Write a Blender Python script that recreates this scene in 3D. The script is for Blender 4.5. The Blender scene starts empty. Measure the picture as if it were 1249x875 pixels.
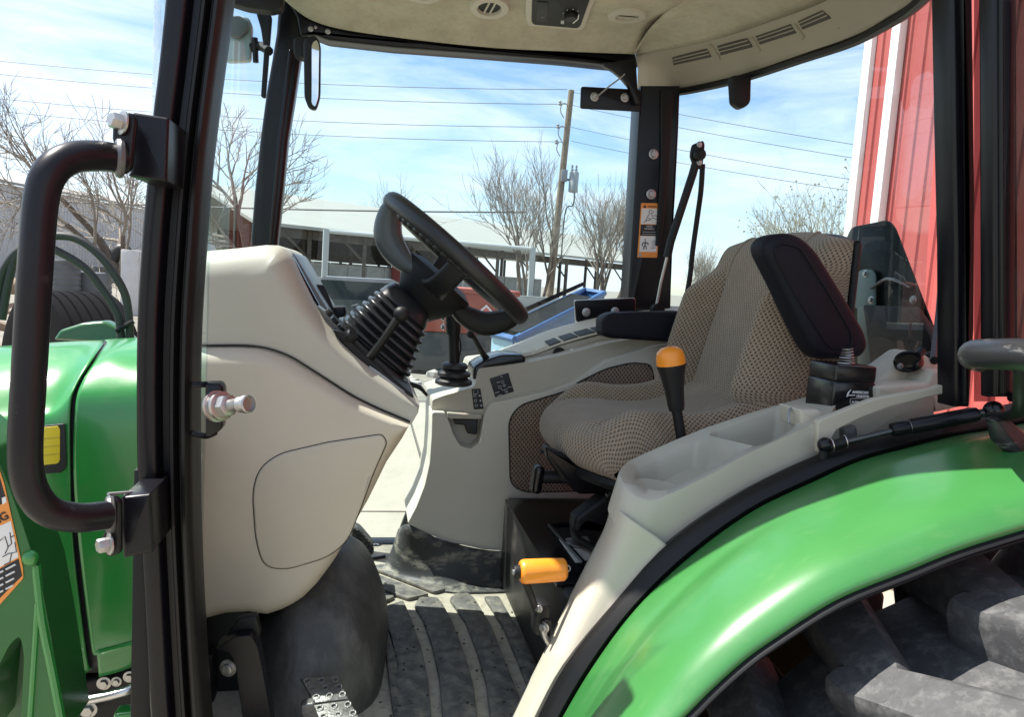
import bpy, bmesh, math, random
from mathutils import Vector, Matrix
V = Vector
rad = math.radians
random.seed(7)
SC = bpy.context.scene
COL = SC.collection

# ------------------------------------------------------------------ camera
W0, H0, FPX, EYE = 1249, 875, 908.0, 1.5
yaw, pitch, roll = rad(11.3), rad(5.8), 0.066
_f = V((math.sin(yaw), math.cos(yaw), 0)); _r = V((math.cos(yaw), -math.sin(yaw), 0)); _z = V((0, 0, 1))
FW = _f*math.cos(pitch) - _z*math.sin(pitch); _u = _z*math.cos(pitch) + _f*math.sin(pitch)
RT = _r*math.cos(roll) + _u*math.sin(roll); UP = -_r*math.sin(roll) + _u*math.cos(roll)
CAMP = V((0, 0, EYE))
cd = bpy.data.cameras.new('camera'); cam = bpy.data.objects.new('camera', cd); COL.objects.link(cam)
cam.matrix_world = Matrix(((RT.x, UP.x, -FW.x, 0), (RT.y, UP.y, -FW.y, 0), (RT.z, UP.z, -FW.z, EYE), (0, 0, 0, 1)))
cd.sensor_width = 36; cd.lens = 36*FPX/W0; cd.clip_start = 0.02; cd.clip_end = 2000
SC.camera = cam

# ------------------------------------------------------------------ light
_el = rad(60)
SUN = V((-.93*math.cos(_el), .37*math.cos(_el), math.sin(_el)))
sd = bpy.data.lights.new('sun', 'SUN'); sd.energy = 5.0; sd.angle = rad(0.5); sd.color = (1, .95, .87)
sun = bpy.data.objects.new('sun', sd); COL.objects.link(sun)
sun.rotation_euler = SUN.to_track_quat('Z', 'Y').to_euler()
wd = bpy.data.worlds.new('World'); SC.world = wd; wd.use_nodes = True
nt = wd.node_tree; nt.nodes.clear()
def N(t, typ, **kw):
    n = t.nodes.new(typ)
    for k, v in kw.items(): setattr(n, k, v)
    return n
sky = N(nt, 'ShaderNodeTexSky', sky_type='NISHITA'); sky.sun_disc = False
sky.sun_elevation = math.asin(SUN.z); sky.sun_rotation = math.atan2(SUN.x, SUN.y)
sky.air_density = 1.0; sky.dust_density = 0.35; sky.ozone_density = 2.6
tc = N(nt, 'ShaderNodeTexCoord'); mp = N(nt, 'ShaderNodeMapping'); mp.inputs['Scale'].default_value = (1.0, 1.3, 5.5)
mp.inputs['Rotation'].default_value = (0.12, .1, .5)
nz = N(nt, 'ShaderNodeTexNoise'); nz.inputs['Scale'].default_value = 2.1; nz.inputs['Detail'].default_value = 9; nz.inputs['Roughness'].default_value = .62
nz.inputs['Distortion'].default_value = .5
cr = N(nt, 'ShaderNodeValToRGB'); cr.color_ramp.elements[0].position = .40; cr.color_ramp.elements[0].color = (.02, .02, .02, 1)
cr.color_ramp.elements[1].position = .60; cr.color_ramp.elements[1].color = (.85, .85, .85, 1)
mx = N(nt, 'ShaderNodeMix', data_type='RGBA'); mx.inputs['B'].default_value = (5.2, 5.7, 6.3, 1)
bg = N(nt, 'ShaderNodeBackground'); bg.inputs['Strength'].default_value = 0.105
wo = N(nt, 'ShaderNodeOutputWorld')
L = nt.links.new
L(tc.outputs['Generated'], mp.inputs['Vector']); L(mp.outputs['Vector'], nz.inputs['Vector']); L(nz.outputs['Fac'], cr.inputs['Fac'])
L(cr.outputs['Color'], mx.inputs['Factor']); L(sky.outputs['Color'], mx.inputs['A']); L(mx.outputs['Result'], bg.inputs['Color'])
L(bg.outputs['Background'], wo.inputs['Surface'])
vs = SC.view_settings; vs.view_transform = 'Standard'; vs.look = 'None'; vs.exposure = 1.05; vs.gamma = 1; vs.use_curve_mapping = False
SC.cycles.transparent_max_bounces = 24; SC.cycles.max_bounces = 12; SC.cycles.diffuse_bounces = 8

# ------------------------------------------------------------------ measuring helpers (photo pixel -> point on a plane of the place)
def ray(x, y): return FW + RT*((x-W0/2)/FPX) - UP*((y-H0/2)/FPX)
def P(x, y, Y): d = ray(x, y); return CAMP + d*(Y/d.y)
def PX(x, y, X): d = ray(x, y); return CAMP + d*(X/d.x)
def PZ(x, y, Z): d = ray(x, y); return CAMP + d*((Z-EYE)/d.z)
def PD(x, y, D): d = ray(x, y); return CAMP + d*(D/math.hypot(d.x, d.y))
def PL(pts, Y): return [P(a[0], a[1], a[2] if len(a) > 2 else Y) for a in pts]

# ------------------------------------------------------------------ materials
MATS = {}
def mat(name, col, rough=.5, metal=0, spec=.5, coat=0, var=None, bump=None, dirt=None, scr=None, coatr=.08):
    if name in MATS: return MATS[name]
    m = bpy.data.materials.new(name); m.use_nodes = True; t = m.node_tree; b = t.nodes['Principled BSDF']; l = t.links.new
    b.inputs['Base Color'].default_value = (*col, 1); b.inputs['Roughness'].default_value = rough
    b.inputs['Metallic'].default_value = metal; b.inputs['Specular IOR Level'].default_value = spec
    b.inputs['Coat Weight'].default_value = coat; b.inputs['Coat Roughness'].default_value = coatr
    c = t.nodes.new('ShaderNodeTexCoord').outputs['Object']; cur = None
    def noise(sc, det=5, ro=.6, stretch=None):
        n = N(t, 'ShaderNodeTexNoise'); n.inputs['Scale'].default_value = sc; n.inputs['Detail'].default_value = det; n.inputs['Roughness'].default_value = ro
        if stretch:
            mpn = N(t, 'ShaderNodeMapping'); mpn.inputs['Scale'].default_value = stretch; l(c, mpn.inputs['Vector']); l(mpn.outputs['Vector'], n.inputs['Vector'])
        else: l(c, n.inputs['Vector'])
        return n.outputs['Fac']
    if var:
        r = N(t, 'ShaderNodeMapRange'); r.inputs['From Min'].default_value = .3; r.inputs['From Max'].default_value = .7
        r.inputs['To Min'].default_value = 1-var[1]; r.inputs['To Max'].default_value = 1+var[1]; l(noise(var[0]), r.inputs['Value'])
        h = N(t, 'ShaderNodeVectorMath', operation='SCALE'); h.inputs[0].default_value = col; l(r.outputs['Result'], h.inputs['Scale']); cur = h.outputs['Vector']
    if dirt:   # (colour, scale, lo, hi, amount[, stretch])
        r = N(t, 'ShaderNodeMapRange'); r.inputs['From Min'].default_value = dirt[2]; r.inputs['From Max'].default_value = dirt[3]; r.inputs['To Max'].default_value = dirt[4]
        nf = noise(dirt[1], 8, .68, dirt[5] if len(dirt) > 5 else None)
        l(nf, r.inputs['Value']); x = N(t, 'ShaderNodeMix', data_type='RGBA'); l(r.outputs['Result'], x.inputs['Factor'])
        if cur: l(cur, x.inputs['A'])
        else: x.inputs['A'].default_value = (*col, 1)
        x.inputs['B'].default_value = (*dirt[0], 1); cur = x.outputs['Result']
        rr = N(t, 'ShaderNodeMapRange'); rr.inputs['To Min'].default_value = rough; rr.inputs['To Max'].default_value = max(rough, .8)
        l(r.outputs['Result'], rr.inputs['Value']); l(rr.outputs['Result'], b.inputs['Roughness'])
    if cur: l(cur, b.inputs['Base Color'])
    if bump:
        bn = N(t, 'ShaderNodeBump'); bn.inputs['Strength'].default_value = bump[1]; bn.inputs['Distance'].default_value = bump[2] if len(bump) > 2 else .002
        l(noise(bump[0], 4), bn.inputs['Height']); l(bn.outputs['Normal'], b.inputs['Normal'])
    MATS[name] = m; return m
def glass_mat(name, tint, refl=1.0, haze=0.0):
    m = bpy.data.materials.new(name); m.use_nodes = True; t = m.node_tree; t.nodes.clear(); l = t.links.new
    tr = N(t, 'ShaderNodeBsdfTransparent'); tr.inputs['Color'].default_value = (*tint, 1)
    gl = N(t, 'ShaderNodeBsdfGlossy'); gl.inputs['Roughness'].default_value = .01; gl.inputs['Color'].default_value = (refl, refl, refl, 1)
    fr = N(t, 'ShaderNodeFresnel'); gm = N(t, 'ShaderNodeNewGeometry'); ir = N(t, 'ShaderNodeMapRange'); ir.inputs['To Min'].default_value = 1.38; ir.inputs['To Max'].default_value = 1/1.38; l(gm.outputs['Backfacing'], ir.inputs['Value']); l(ir.outputs['Result'], fr.inputs['IOR'])
    mx = N(t, 'ShaderNodeMixShader'); o = N(t, 'ShaderNodeOutputMaterial')
    l(fr.outputs['Fac'], mx.inputs[0]); l(tr.outputs[0], mx.inputs[1]); l(gl.outputs[0], mx.inputs[2]); l(mx.outputs[0], o.inputs['Surface'])
    if haze:
        df = N(t, 'ShaderNodeBsdfDiffuse'); df.inputs['Color'].default_value = (.75, .76, .74, 1)
        tcn = N(t, 'ShaderNodeTexCoord'); nn = N(t, 'ShaderNodeTexNoise'); nn.inputs['Scale'].default_value = 6; nn.inputs['Detail'].default_value = 8; l(tcn.outputs['Object'], nn.inputs['Vector'])
        r = N(t, 'ShaderNodeMapRange'); r.inputs['From Min'].default_value = .35; r.inputs['From Max'].default_value = .75; r.inputs['To Max'].default_value = haze*2; l(nn.outputs['Fac'], r.inputs['Value'])
        m2 = N(t, 'ShaderNodeMixShader'); l(r.outputs['Result'], m2.inputs[0]); l(mx.outputs[0], m2.inputs[1]); l(df.outputs[0], m2.inputs[2]); l(m2.outputs[0], o.inputs['Surface'])
    return m
BEIGE = mat('beige_plastic', (.52, .475, .385), .48, dirt=((.40, .36, .29), 13, .58, .85, .3), var=(9, .03), bump=(900, .12, .0004), spec=.4)
BEIGE2 = mat('grey_beige_plastic', (.46, .425, .35), .5, var=(9, .035), bump=(900, .12, .0004), spec=.4, dirt=((.42, .38, .3), 14, .55, .8, .35))
LINER = mat('headliner_fabric', (.43, .395, .305), .95, var=(14, .12), bump=(420, .7, .0016), spec=.1, dirt=((.34, .28, .19), 60, .48, .72, .5))
BLKP = mat('black_paint', (.006, .0055, .008), .3, var=(20, .2), spec=.32, dirt=((.035, .032, .03), 45, .62, .8, .35))
BLKG = mat('black_gloss', (.005, .005, .007), .2, spec=.4)
BLKM = mat('black_matte_plastic', (.009, .009, .010), .5, bump=(600, .15, .0005), spec=.3)
VINYL = mat('black_vinyl', (.007, .007, .012), .6, bump=(300, .25, .0008), spec=.22)
RUBB = mat('black_rubber', (.022, .022, .024), .5, var=(30, .25), bump=(160, .2, .001), spec=.45)
SEAL = mat('rubber_seal', (.008, .0075, .008), .42, spec=.32)
MATR = mat('floor_mat_rubber', (.088, .086, .080), .7, var=(30, .35), bump=(140, .7, .003), dirt=((.27, .245, .195), 34, .46, .72, .75))
MATD = mat('dusty_floor', (.34, .31, .245), .85, var=(18, .16), bump=(160, .5, .002), dirt=((.08, .075, .06), 40, .5, .75, .6))
SCUF = mat('scuffed_rubber', (.034, .036, .037), .55, var=(16, .3), dirt=((.42, .39, .31), 11, .50, .70, .8, (1, 1, 2.2)))
HUMP = mat('tunnel_rubber', (.055, .053, .05), .5, var=(12, .35), bump=(26, .5, .008), dirt=((.20, .19, .175), 12, .5, .8, .6, (2, 1, .5)))
GRN = mat('green_paint', (.02, .225, .038), .3, coat=.7, var=(8, .06), dirt=((.14, .19, .08), 12, .5, .8, .35), coatr=.12)
GRNF = mat('green_fender', (.042, .195, .046), .36, coat=.5, var=(5, .07), bump=(500, .06, .0006), dirt=((.20, .28, .13), 22, .55, .85, .22, (1, 1.8, 1)), coatr=.2)
GRND = mat('green_dark', (.010, .095, .022), .34, coat=.4, var=(8, .1), dirt=((.08, .12, .06), 14, .5, .85, .3))
YEL = mat('yellow_decal', (.75, .58, .03), .4)
WHT = mat('white_print', (.75, .75, .73), .5)
GREYP = mat('grey_print', (.35, .36, .38), .5)
ORNG = mat('orange_plastic', (.85, .27, .012), .38, coat=.3, dirt=((.30, .12, .02), 35, .6, .85, .5))
ORND = mat('orange_decal', (.80, .30, .06), .45)
CHR = mat('zinc_steel', (.45, .44, .43), .42, metal=1, bump=(200, .2, .0006), dirt=((.35, .33, .3), 60, .55, .8, .5))
STEEL = mat('brushed_steel', (.6, .6, .6), .3, metal=1)
TYRE = mat('tyre_rubber', (.052, .052, .054), .66, var=(60, .2), bump=(160, .3, .002), dirt=((.26, .255, .245), 42, .50, .78, .5))
GREYM = mat('grey_metal', (.3, .31, .32), .5, metal=.3, var=(10, .15))
GLASS = glass_mat('tinted_glass', (.84, .94, .945), .9, .012)
GLASSK = glass_mat('dimming_glass', (.26, .19, .21), .6, .01)
GLASSD = glass_mat('dusty_glass', (.36, .40, .38), .9, .05)
MIRR = mat('mirror_glass', (.85, .87, .9), .03, metal=1)
PRINTB = mat('black_print', (.015, .015, .02), .5)
DASHG = mat('dash_grey_plastic', (.12, .125, .125), .35)
WHEELG = mat('spoke_highlight_grey', (.060, .070, .070), .34)

def fabric(name, light, dark, s):
    m = bpy.data.materials.new(name); m.use_nodes = True; t = m.node_tree; b = t.nodes['Principled BSDF']; l = t.links.new
    uv = N(t, 'ShaderNodeTexCoord').outputs['UV']; sp = N(t, 'ShaderNodeSeparateXYZ'); l(uv, sp.inputs[0])
    def M(op, a, bb):
        n = N(t, 'ShaderNodeMath', operation=op)
        for i, q in enumerate((a, bb)):
            if q is None: continue
            if isinstance(q, (int, float)): n.inputs[i].default_value = q
            else: l(q, n.inputs[i])
        return n.outputs[0]
    k = 2*math.pi/s
    cx = M('COSINE', M('MULTIPLY', sp.outputs['X'], k), None); cy = M('COSINE', M('MULTIPLY', sp.outputs['Y'], k*.8), None)
    pr = M('MULTIPLY', cx, cy)                                 # peaks in a staggered lattice
    fine = N(t, 'ShaderNodeTexNoise'); fine.inputs['Scale'].default_value = 260; l(uv, fine.inputs['Vector'])
    pr2 = M('ADD', pr, M('MULTIPLY', M('SUBTRACT', fine.outputs['Fac'], .5), .6))
    r = N(t, 'ShaderNodeMapRange'); r.interpolation_type = 'SMOOTHSTEP'; r.inputs['From Min'].default_value = .12; r.inputs['From Max'].default_value = .55; l(pr2, r.inputs['Value'])
    x = N(t, 'ShaderNodeMix', data_type='RGBA'); x.inputs['A'].default_value = (*light, 1); x.inputs['B'].default_value = (*dark, 1); l(r.outputs['Result'], x.inputs['Factor'])
    bg = N(t, 'ShaderNodeTexNoise'); bg.inputs['Scale'].default_value = 9; l(uv, bg.inputs['Vector'])
    hs = N(t, 'ShaderNodeHueSaturation'); l(x.outputs['Result'], hs.inputs['Color']); l(M('ADD', M('MULTIPLY', bg.outputs['Fac'], .4), .8), hs.inputs['Value'])
    l(hs.outputs['Color'], b.inputs['Base Color']); b.inputs['Roughness'].default_value = .95; b.inputs['Specular IOR Level'].default_value = .15
    b.inputs['Sheen Weight'].default_value = .25
    bp = N(t, 'ShaderNodeBump'); bp.inputs['Strength'].default_value = .8; bp.inputs['Distance'].default_value = .0018; bp.invert = True
    l(pr2, bp.inputs['Height']); l(bp.outputs['Normal'], b.inputs['Normal'])
    MATS[name] = m; return m
FAB = fabric('seat_fabric', (.35, .27, .19), (.105, .076, .055), .0100)
MESH = fabric('grille_mesh', (.27, .205, .155), (.04, .032, .027), .0105)

# ------------------------------------------------------------------ mesh helpers
def BM(): return bmesh.new()
def cr1(p0, p1, p2, p3, t):
    return .5*((2*p1) + (p2-p0)*t + (2*p0-5*p1+4*p2-p3)*t*t + (3*p1-p0-3*p2+p3)*t**3)
def spline(pts, n, closed=False):
    m = len(pts); out = []
    segs = m if closed else m-1
    for i in range(n + (0 if closed else 1)):
        f = i/n*segs; k = min(int(f), segs-1); t = f-k
        g = (lambda j: pts[j % m]) if closed else (lambda j: pts[max(0, min(m-1, j))] if 0 <= j < m else (pts[0]*2-pts[1] if j < 0 else pts[-1]*2-pts[-2]))
        out.append(cr1(g(k-1), g(k), g(k+1), g(k+2), t))
    return out
def rnd(pts, r=6, seg=4):
    """round the corners of a closed outline (pixel units); a third item overrides the radius"""
    out = []; n = len(pts)
    for i in range(n):
        p = V(pts[i][:2]); a = V(pts[i-1][:2]); b = V(pts[(i+1) % n][:2]); rr = pts[i][2] if len(pts[i]) > 2 else r
        da, db = (a-p), (b-p); q = min(rr, da.length*.48, db.length*.48)
        if q < .05: out.append(tuple(p)); continue
        A = p+da.normalized()*q; B = p+db.normalized()*q
        for k in range(seg+1):
            t = k/seg; out.append(tuple(A*(1-t)**2 + p*2*t*(1-t) + B*t*t))
    return out
def loft(bm, rings, cap0=True, cap1=True, closed=True, mi=0):
    vs = [[bm.verts.new(p) for p in r] for r in rings]; n = len(vs[0])
    for a, b in zip(vs, vs[1:]):
        for i in range(n if closed else n-1):
            j = (i+1) % n
            try: bm.faces.new((a[i], a[j], b[j], b[i])).material_index = mi
            except ValueError: pass
    if closed:
        for c, r in ((cap0, vs[0][::-1]), (cap1, vs[-1])):
            if c:
                try: bm.faces.new(r).material_index = mi
                except ValueError: pass
    return vs
def inset(pts, nrm, d):
    n = len(pts); c = sum(pts, V())/n; area = sum(((pts[i]-c).cross(pts[(i+1) % n]-c)).dot(nrm) for i in range(n))
    sg = 1 if area > 0 else -1; out = []
    for i in range(n):
        e1 = (pts[i]-pts[i-1]); e2 = (pts[(i+1) % n]-pts[i])
        if e1.length < 1e-9: e1 = e2
        if e2.length < 1e-9: e2 = e1
        n1 = nrm.cross(e1.normalized())*sg; n2 = nrm.cross(e2.normalized())*sg
        m = (n1+n2)/max(.35, 1+n1.dot(n2)); dd = d[i] if isinstance(d, list) else d
        out.append(pts[i]+m*dd)
    for _ in range(14):      # fillets tighter than the inset would fold over: merge what flipped
        bad = [i for i in range(n) if (out[(i+1) % n]-out[i]).dot(pts[(i+1) % n]-pts[i]) < -1e-12]
        if not bad: break
        for i in bad:
            j = (i+1) % n; q = (out[i]+out[j])/2; out[i] = q; out[j] = q.copy()
    return out
def slab(bm, pts, d, r=.004, seg=3, rv=None, r2=None, mi=0):
    """extrude a planar outline by d; the near edge is rounded by r (rv: per point), the far one by r2"""
    L0 = d.length; dh = d/L0; r2 = min(r, L0*.4) if r2 is None else r2; r = min(r, L0*.7)
    rings = []
    for k in range(seg+1):
        a = k/seg*math.pi/2; f = 1-math.sin(a)
        ins = [q*f for q in rv] if rv else r*f
        rings.append([p+dh*(r*(1-math.cos(a))) for p in inset(pts, dh, ins)])
    for k in range(seg, -1, -1):
        a = k/seg*math.pi/2; rings.append([p+dh*(L0-r2*(1-math.cos(a))) for p in inset(pts, dh, r2*(1-math.sin(a)))])
    loft(bm, rings, mi=mi)
def frame_of(d):
    d = d.normalized(); a = V((0, 0, 1)) if abs(d.z) < .9 else V((1, 0, 0)); u = a.cross(d).normalized(); return u, d.cross(u)
def tube(bm, pts, r, seg=10, n=0, cap=True, flat=1.0, mi=0, flatdir=None):
    if n: pts = spline(pts, n)
    m = len(pts); rings = []; u = None
    for i, p in enumerate(pts):
        d = (pts[min(i+1, m-1)]-pts[max(i-1, 0)]).normalized()
        if u is None: u = frame_of(d)[0] if flatdir is None else flatdir
        u = (u-d*u.dot(d)).normalized(); w = d.cross(u)
        if isinstance(r, (list, tuple)):
            f = i/(m-1)*(len(r)-1); k = min(int(f), len(r)-2) if len(r) > 1 else 0; rr = r[k]+(r[k+1]-r[k])*(f-k)
        else: rr = r
        rings.append([p+u*(rr*math.cos(t))+w*(rr*flat*math.sin(t)) for t in [2*math.pi*j/seg for j in range(seg)]])
    loft(bm, rings, cap, cap, mi=mi)
def lathe(bm, prof, o, ax, seg=20, mi=0, cap=True):
    u, w = frame_of(ax); ax = ax.normalized()
    loft(bm, [[o+ax*h+(u*math.cos(t)+w*math.sin(t))*max(q, 1e-4) for t in [2*math.pi*j/seg for j in range(seg)]] for q, h in prof], cap, cap, mi=mi)
def box(bm, c, s, rot=None, b=.003, seg=2, mi=0):
    M = Matrix.Translation(c) @ (rot.to_4x4() if rot else Matrix()) @ Matrix.Diagonal((*s, 1))
    g = bmesh.ops.create_cube(bm, size=1, matrix=M)['verts']
    fs = {f for v in g for f in v.link_faces}
    for f in fs: f.material_index = mi
    if b: bmesh.ops.bevel(bm, geom=list({e for v in g for e in v.link_edges}), offset=b, segments=seg, profile=.5, affect='EDGES')
def ball(bm, c, r, seg=14, sc=(1, 1, 1), mi=0):
    g = bmesh.ops.create_uvsphere(bm, u_segments=seg, v_segments=max(6, seg*2//3), radius=r, matrix=Matrix.Translation(c) @ Matrix.Diagonal((*sc, 1)))
    for f in {f for v in g['verts'] for f in v.link_faces}: f.material_index = mi
def torus(bm, c, ax, R, r, seg=48, s2=12):
    u, w = frame_of(ax); ax = ax.normalized(); rings = []
    for i in range(seg+1):
        t = 2*math.pi*i/seg; e = u*math.cos(t)+w*math.sin(t)
        rings.append([c+e*(R+r*math.cos(q))+ax*(r*math.sin(q)) for q in [2*math.pi*j/s2 for j in range(s2)]])
    loft(bm, rings, False, False); bmesh.ops.remove_doubles(bm, verts=bm.verts, dist=1e-5)
def bolt(bm, p, n, r, h=None, washer=True):
    n = n.normalized(); h = h or r*.8
    if washer: lathe(bm, [(r*1.5, 0), (r*1.5, r*.2), (r*1.25, r*.28)], p, n, 16)
    q = p+n*r*.22; lathe(bm, [(r, 0), (r, h*.85), (r*.86, h)], q, n, 6)
def grid(bm, rows, uvs=None, mi=0):
    """rows of points -> quads with a metre-scaled uv"""
    lay = bm.loops.layers.uv.verify(); nv, nu = len(rows), len(rows[0])
    vs = [[bm.verts.new(p) for p in r] for r in rows]
    if uvs is None:
        uvs = []; vac = 0
        for j in range(nv):
            if j: vac += (rows[j][nu//2]-rows[j-1][nu//2]).length
            acc = [0]
            for i in range(1, nu): acc.append(acc[-1]+(rows[j][i]-rows[j][i-1]).length)
            mid = acc[nu//2]; uvs.append([(a-mid, vac) for a in acc])
    for j in range(nv-1):
        for i in range(nu-1):
            f = bm.faces.new((vs[j][i], vs[j][i+1], vs[j+1][i+1], vs[j+1][i])); f.material_index = mi
            for lp, q in zip(f.loops, (uvs[j][i], uvs[j][i+1], uvs[j+1][i+1], uvs[j+1][i])): lp[lay].uv = q
    return vs
def patch(bm, rows, nu=24, nv=12, mi=0):
    rs = [spline([V(p) for p in r], nu) for r in rows]
    cols = [spline([r[i] for r in rs], nv) for i in range(nu+1)]
    return grid(bm, [[cols[i][j] for i in range(nu+1)] for j in range(nv+1)], mi=mi)

from mathutils.bvhtree import BVHTree
def hitter(bm):
    bm.normal_update(); t = BVHTree.FromBMesh(bm)
    def f(x, y):
        d = ray(x, y).normalized(); p, n, i, q = t.ray_cast(CAMP, d)
        if p is None: return None
        return p, (n if n.dot(d) < 0 else -n)
    return f
# ------------------------------------------------------------------ objects
WL = {}
def empty(name, loc, label, cat, group=None):
    o = bpy.data.objects.new(name, None); COL.objects.link(o); o.location = loc; o.empty_display_size = .1
    o['label'] = label; o['category'] = cat
    if group: o['group'] = group
    WL[o] = V(loc); return o
def part(name, bm, mats, parent=None, ang=38, label=None, cat=None, group=None, kind=None, solid=0, base=False, sub=0, bev=0, flat=False):
    bmesh.ops.remove_doubles(bm, verts=bm.verts, dist=2e-6)
    for f in bm.faces: f.smooth = flat or len(f.verts) <= 6
    ng = [f for f in bm.faces if len(f.verts) > 6]
    if ng and not flat: bmesh.ops.triangulate(bm, faces=ng, ngon_method='EAR_CLIP')
    bmesh.ops.recalc_face_normals(bm, faces=bm.faces)
    xs = [v.co for v in bm.verts]; lo = V([min(p[i] for p in xs) for i in range(3)]); hi = V([max(p[i] for p in xs) for i in range(3)])
    c = (lo+hi)/2
    if base: c.z = lo.z
    bmesh.ops.translate(bm, vec=-c, verts=bm.verts)
    me = bpy.data.meshes.new(name); bm.to_mesh(me); bm.free()
    me.set_sharp_from_angle(angle=rad(ang))
    for m in (mats if isinstance(mats, (list, tuple)) else [mats]): me.materials.append(m)
    o = bpy.data.objects.new(name, me); COL.objects.link(o)
    if parent: o.parent = parent; o.location = c-WL[parent]
    else: o.location = c
    WL[o] = c
    if solid: md = o.modifiers.new('thick', 'SOLIDIFY'); md.thickness = solid; md.offset = 0
    if bev: md = o.modifiers.new('bevel', 'BEVEL'); md.width = bev; md.segments = 3; md.limit_method = 'ANGLE'; md.angle_limit = rad(50); md.harden_normals = True; md.use_clamp_overlap = True
    if sub: md = o.modifiers.new('sub', 'SUBSURF'); md.levels = md.render_levels = sub
    if label: o['label'] = label
    if cat: o['category'] = cat
    if group: o['group'] = group
    if kind: o['kind'] = kind
    return o
def copy_to(o, loc, parent=None, **props):
    c = o.copy(); COL.objects.link(c); c.location = loc; c.parent = parent
    for k, v in props.items(): c[k] = v
    return c
def text(s, o, right, up, size, m, parent, name='lettering', align='LEFT', bold=0.0, thick=.0004):
    cu = bpy.data.curves.new('t', 'FONT'); cu.body = s; cu.size = size; cu.align_x = align; cu.extrude = thick; cu.offset = bold
    ob = bpy.data.objects.new('t', cu); COL.objects.link(ob)
    me = bpy.data.meshes.new_from_object(ob.evaluated_get(bpy.context.evaluated_depsgraph_get()))
    bpy.data.objects.remove(ob); bm = BM(); bm.from_mesh(me); r = right.normalized(); n = r.cross(up).normalized(); u = n.cross(r)
    M = Matrix(((r.x, u.x, n.x, o.x), (r.y, u.y, n.y, o.y), (r.z, u.z, n.z, o.z), (0, 0, 0, 1)))
    bmesh.ops.transform(bm, matrix=M, verts=bm.verts); bmesh.ops.recalc_face_normals(bm, faces=bm.faces)
    return part(name, bm, m, parent)
YD = V((0, 1, 0))
def px_bev(name, pts, Y, depth, m, parent, r=.004, rpx=4, **kw):
    """like px_slab for outlines with deep notches: plain extrusion, edges rounded by a bevel modifier"""
    b = BM(); ps = PL(rnd(pts, rpx, 2), Y)
    f = b.faces.new([b.verts.new(p) for p in ps]); g = bmesh.ops.extrude_face_region(b, geom=[f])
    bmesh.ops.translate(b, vec=V((0, depth, 0)), verts=[v for v in g['geom'] if isinstance(v, bmesh.types.BMVert)])
    return part(name, b, m, parent, bev=r, flat=True, **kw)
def px_slab(name, pts, Y, depth, m, parent, r=.004, rpx=4, seg=3, sm=0, **kw):
    b = BM(); q = rnd(pts, rpx) if rpx else [p[:2] for p in pts]
    ps = PL(q, Y)
    if sm: ps = spline(ps, sm, True)
    slab(b, ps, V((0, depth, 0)), r, seg); return part(name, b, m, parent, **kw)

# =================================================================== GROUND AND BACKGROUND
GRAV = mat('gravel_ground', (.20, .185, .155), .95, var=(1.5, .25), bump=(30, .8, .02), dirt=((.34, .32, .28), 6, .5, .7, .7))
CONC = mat('concrete', (.33, .305, .245), .9, var=(1.2, .10), bump=(45, .45, .006), dirt=((.24, .22, .18), 3.5, .52, .8, .55))
b = BM()
g = 40
grid(b, [[V(((-1+2*i/g)*400, -60+j/g*600, 0)) for i in range(g+1)] for j in range(g+1)])
part('ground', b, GRAV, kind='structure')
b = BM(); box(b, V((1, 3, .003)), (16, 12, .002), b=0); slabroot = part('concrete_yard', b, mat('joint_filler', (.12, .11, .095), .9), kind='structure')
xs = [-6.9, -3.2, .50, 4.2, 8.9]; ys = [-2.9, .6, 4.6, 8.75]
for i in range(4):
    for j in range(3):
        b = BM(); box(b, V(((xs[i]+xs[i+1])/2, (ys[j]+ys[j+1])/2, .012)), (xs[i+1]-xs[i]-.022, ys[j+1]-ys[j]-.022, .020), b=.004, seg=1); part('concrete_panel', b, CONC, slabroot)
# rubble strip behind the yard
b = BM(); rr = random.Random(3)
for k in range(420):
    x = rr.uniform(-14, 12); y = rr.uniform(8.9, 13.5); s = rr.uniform(.03, .12)
    g0 = bmesh.ops.create_icosphere(b, subdivisions=1, radius=s, matrix=Matrix.Translation((x, y, s*.25)) @ Matrix.Diagonal((1, rr.uniform(.6, 1.3), rr.uniform(.4, .8), 1)))
    for v in g0['verts']: v.co += V((rr.uniform(-1, 1), rr.uniform(-1, 1), rr.uniform(-1, 1)))*s*.25
part('rubble', b, mat('pale_stone', (.42, .40, .36), .9, var=(3, .3), bump=(30, .5, .01)), kind='stuff', ang=20)

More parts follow.
